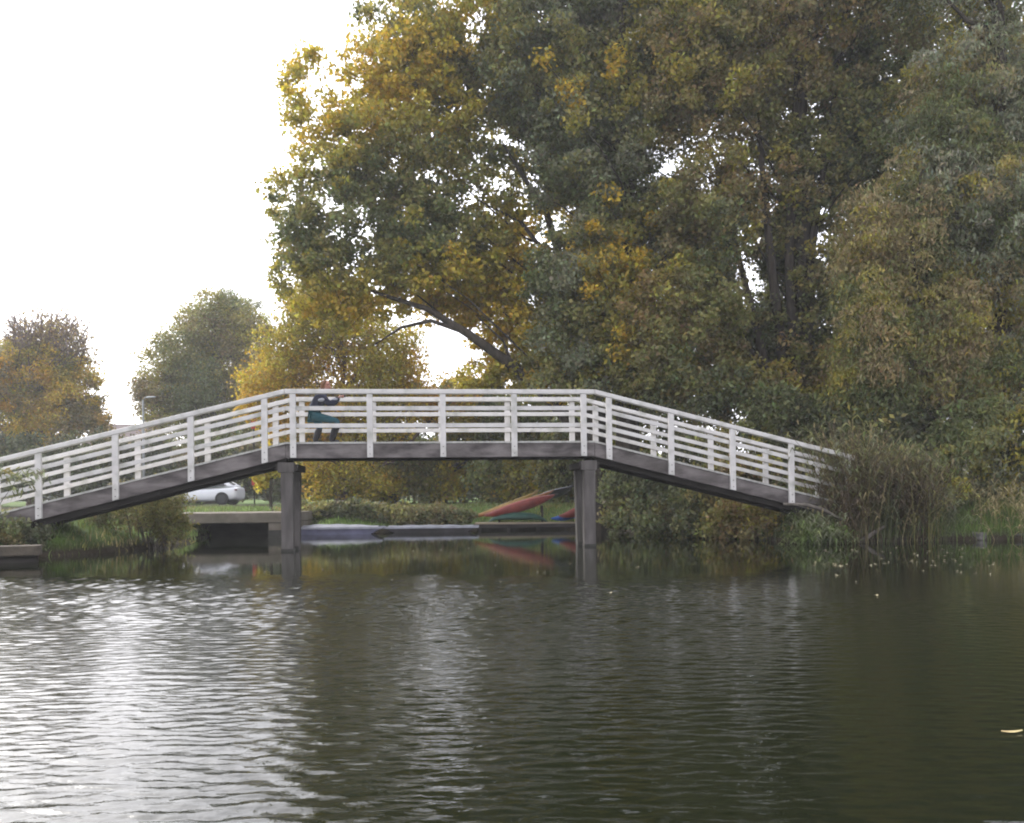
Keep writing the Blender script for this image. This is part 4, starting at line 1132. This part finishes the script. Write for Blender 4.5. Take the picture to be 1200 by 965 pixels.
h = sk.p(hip, (.135, .115)); b1 = sk.p(belly, (.125, .10), h); c1 = sk.p(chest, (.145, .105), b1); n1 = sk.p(nb, (.075, .065), c1); n2 = sk.p(nk, .048, n1)
a = sk.p(hd1, (.070, .074), n2); b2 = sk.p(hd2, (.078, .092), a); sk.p(hd3, (.060, .072), b2)
sk.p((.405, 0, 1.285), .014, a)     # nose
sk.p((.30, -.085, 1.29), .012, a); sk.p((.30, .085, 1.29), .012, a)   # ears
for lg in (legsR, legsL):
    e = sk.chain(h, lg); f = lg[-1][0]
    sk.chain(e, [((f[0] + .0, f[1], f[2] - .05), .036), ((f[0] + .13, f[1], f[2] - .06), .030)])
for sgn, ar in ((-1, armR), (1, armL)):
    e = sk.chain(c1, ar); wv = Vector(ar[-1][0])
    pm = sk.p(wv + Vector((.06, -sgn * -.01, .03)), (.028, .018), e)
    pv = Vector(sk.v[pm])
    for k in range(4):
        o1 = pv + Vector((.035, sgn * .012, .026 - .017 * k)); o2 = o1 + Vector((.022, -sgn * .022, .004)); o3 = o2 + Vector((.0, -sgn * .022, 0))
        sk.chain(pm, [(o1, .0085), (o2, .008), (o3 if k < 3 else o2.lerp(o3, .7), .007)])
    sk.chain(e, [(wv + Vector((.035, -sgn * .018, .052)), .0095), (wv + Vector((.065, -sgn * .034, .065)), .008)])
me = sk.mesh(); me.materials.append(SKINM); link('body', me, person)
# jacket
sk = Sk()
h = sk.p((.01, 0, .70), (.17, .15)); b1 = sk.p(belly, (.175, .15), h); c1 = sk.p(chest, (.19, .16), b1); n1 = sk.p((.232, 0, 1.115), (.13, .115), c1); sk.p((.262, 0, 1.165), (.066, .064), n1)
for ar in (armR, armL): sk.chain(c1, [(p_, r_ + .036 - .014 * (i_ == 4)) for i_, (p_, r_) in enumerate(ar)])
me = sk.mesh(); me.materials.append(NAVY); jk = link('jacket', me, person)
for (pp, rr) in (((.22, -.262, .95), (.08, .04, .045)), ((.50, -.165, .97), (.06, .035, .03)), ((.25, -.14, 1.07), (.04, .06, .03))):
    bm = bmesh.new(); bmesh.ops.create_uvsphere(bm, u_segments=12, v_segments=8, radius=1)
    for v in bm.verts: v.co = Vector((v.co.x * rr[0] + v.co.z * .02, v.co.y * rr[1], v.co.z * rr[2])) + Vector(pp)
    me = bpy.data.meshes.new('panel'); bm.to_mesh(me); bm.free(); me.materials.append(PATCH); me.polygons.foreach_set('use_smooth', [True] * len(me.polygons)); link('panel', me, jk)
# trousers (hips and thighs) and tall boots
sk = Sk(); h = sk.p((-.005, 0, .68), (.13, .15))
for lg in (legsR, legsL): sk.chain(h, [(p_, r_ + .014) for p_, r_ in lg[:3]] + [(tuple(Vector(lg[2][0]).lerp(Vector(lg[3][0]), .5)), .074)])
me = sk.mesh(); me.materials.append(TEAL); link('trousers', me, person)
for lg in (legsR, legsL):
    f = lg[-1][0]; sk = Sk()
    i = sk.p(tuple(Vector(lg[2][0]).lerp(Vector(lg[3][0]), .1)), .088); i = sk.chain(i, [(lg[3][0], .092 if lg is legsR else .08), (f, .082 if lg is legsR else .066)])
    sk.chain(i, [((f[0] - .01, f[1], f[2] - .04), .052), ((f[0] + .08, f[1], f[2] - .05), .042), ((f[0] + .17, f[1], f[2] - .055), .034)])
    me = sk.mesh(); me.materials.append(BOOT); link('boot', me, person)
# hair: a cap that falls behind the neck
sk = Sk(); i = sk.p((.315, 0, 1.40), (.092, .078)); j = sk.p((.25, 0, 1.345), (.092, .08), i); sk.chain(j, [((.225, 0, 1.25), (.09, .065)), ((.20, 0, 1.15), (.075, .05)), ((.18, 0, 1.08), (.05, .03))])
me = sk.mesh(); me.materials.append(HAIR); link('hair', me, person)
EYE = surf('eye', (.05, .04, .035), rough=.2); LIP = surf('lips', (.40, .12, .11), rough=.5)
for sgn in (-1, 1):
    bm = bmesh.new(); bmesh.ops.create_uvsphere(bm, u_segments=8, v_segments=6, radius=.010)
    for v in bm.verts: v.co += Vector((.393, sgn * .032, 1.315))
    me = bpy.data.meshes.new('eye'); bm.to_mesh(me); bm.free(); me.materials.append(EYE); link('eye', me, person)
mb = MB(); mb.tube([(.380, -.022, 1.238), (.388, 0, 1.240), (.380, .022, 1.238)], [.005, .008, .005], 6); mb.build('mouth', LIP, person, smooth=True)
# the camera in her hands
cp = person.matrix_world @ Vector((0, 0, 0))
cam_t = thing('handheld_camera', 'small dark camera held out by the person on the bridge', 'camera', O_ + A_ * (sP + .645) + B_ * .62 + Vector((0, 0, deck_z(sP) + 1.03)), TH)
mb = MB(); mb.box((-.025, -.065, 0), (.025, .065, .08)); mb.build('body', BLACK, cam_t, bevel=.008)
mb = MB(); mb.tube([(.024, 0, .04), (.075, 0, .04)], [.032, .030], 16); mb.build('lens', BLACK, cam_t, smooth=False)
mb = MB(); mb.box((-.018, -.05, .079), (.018, .01, .10)); mb.build('top_cover', YELLOW, cam_t, bevel=.004)
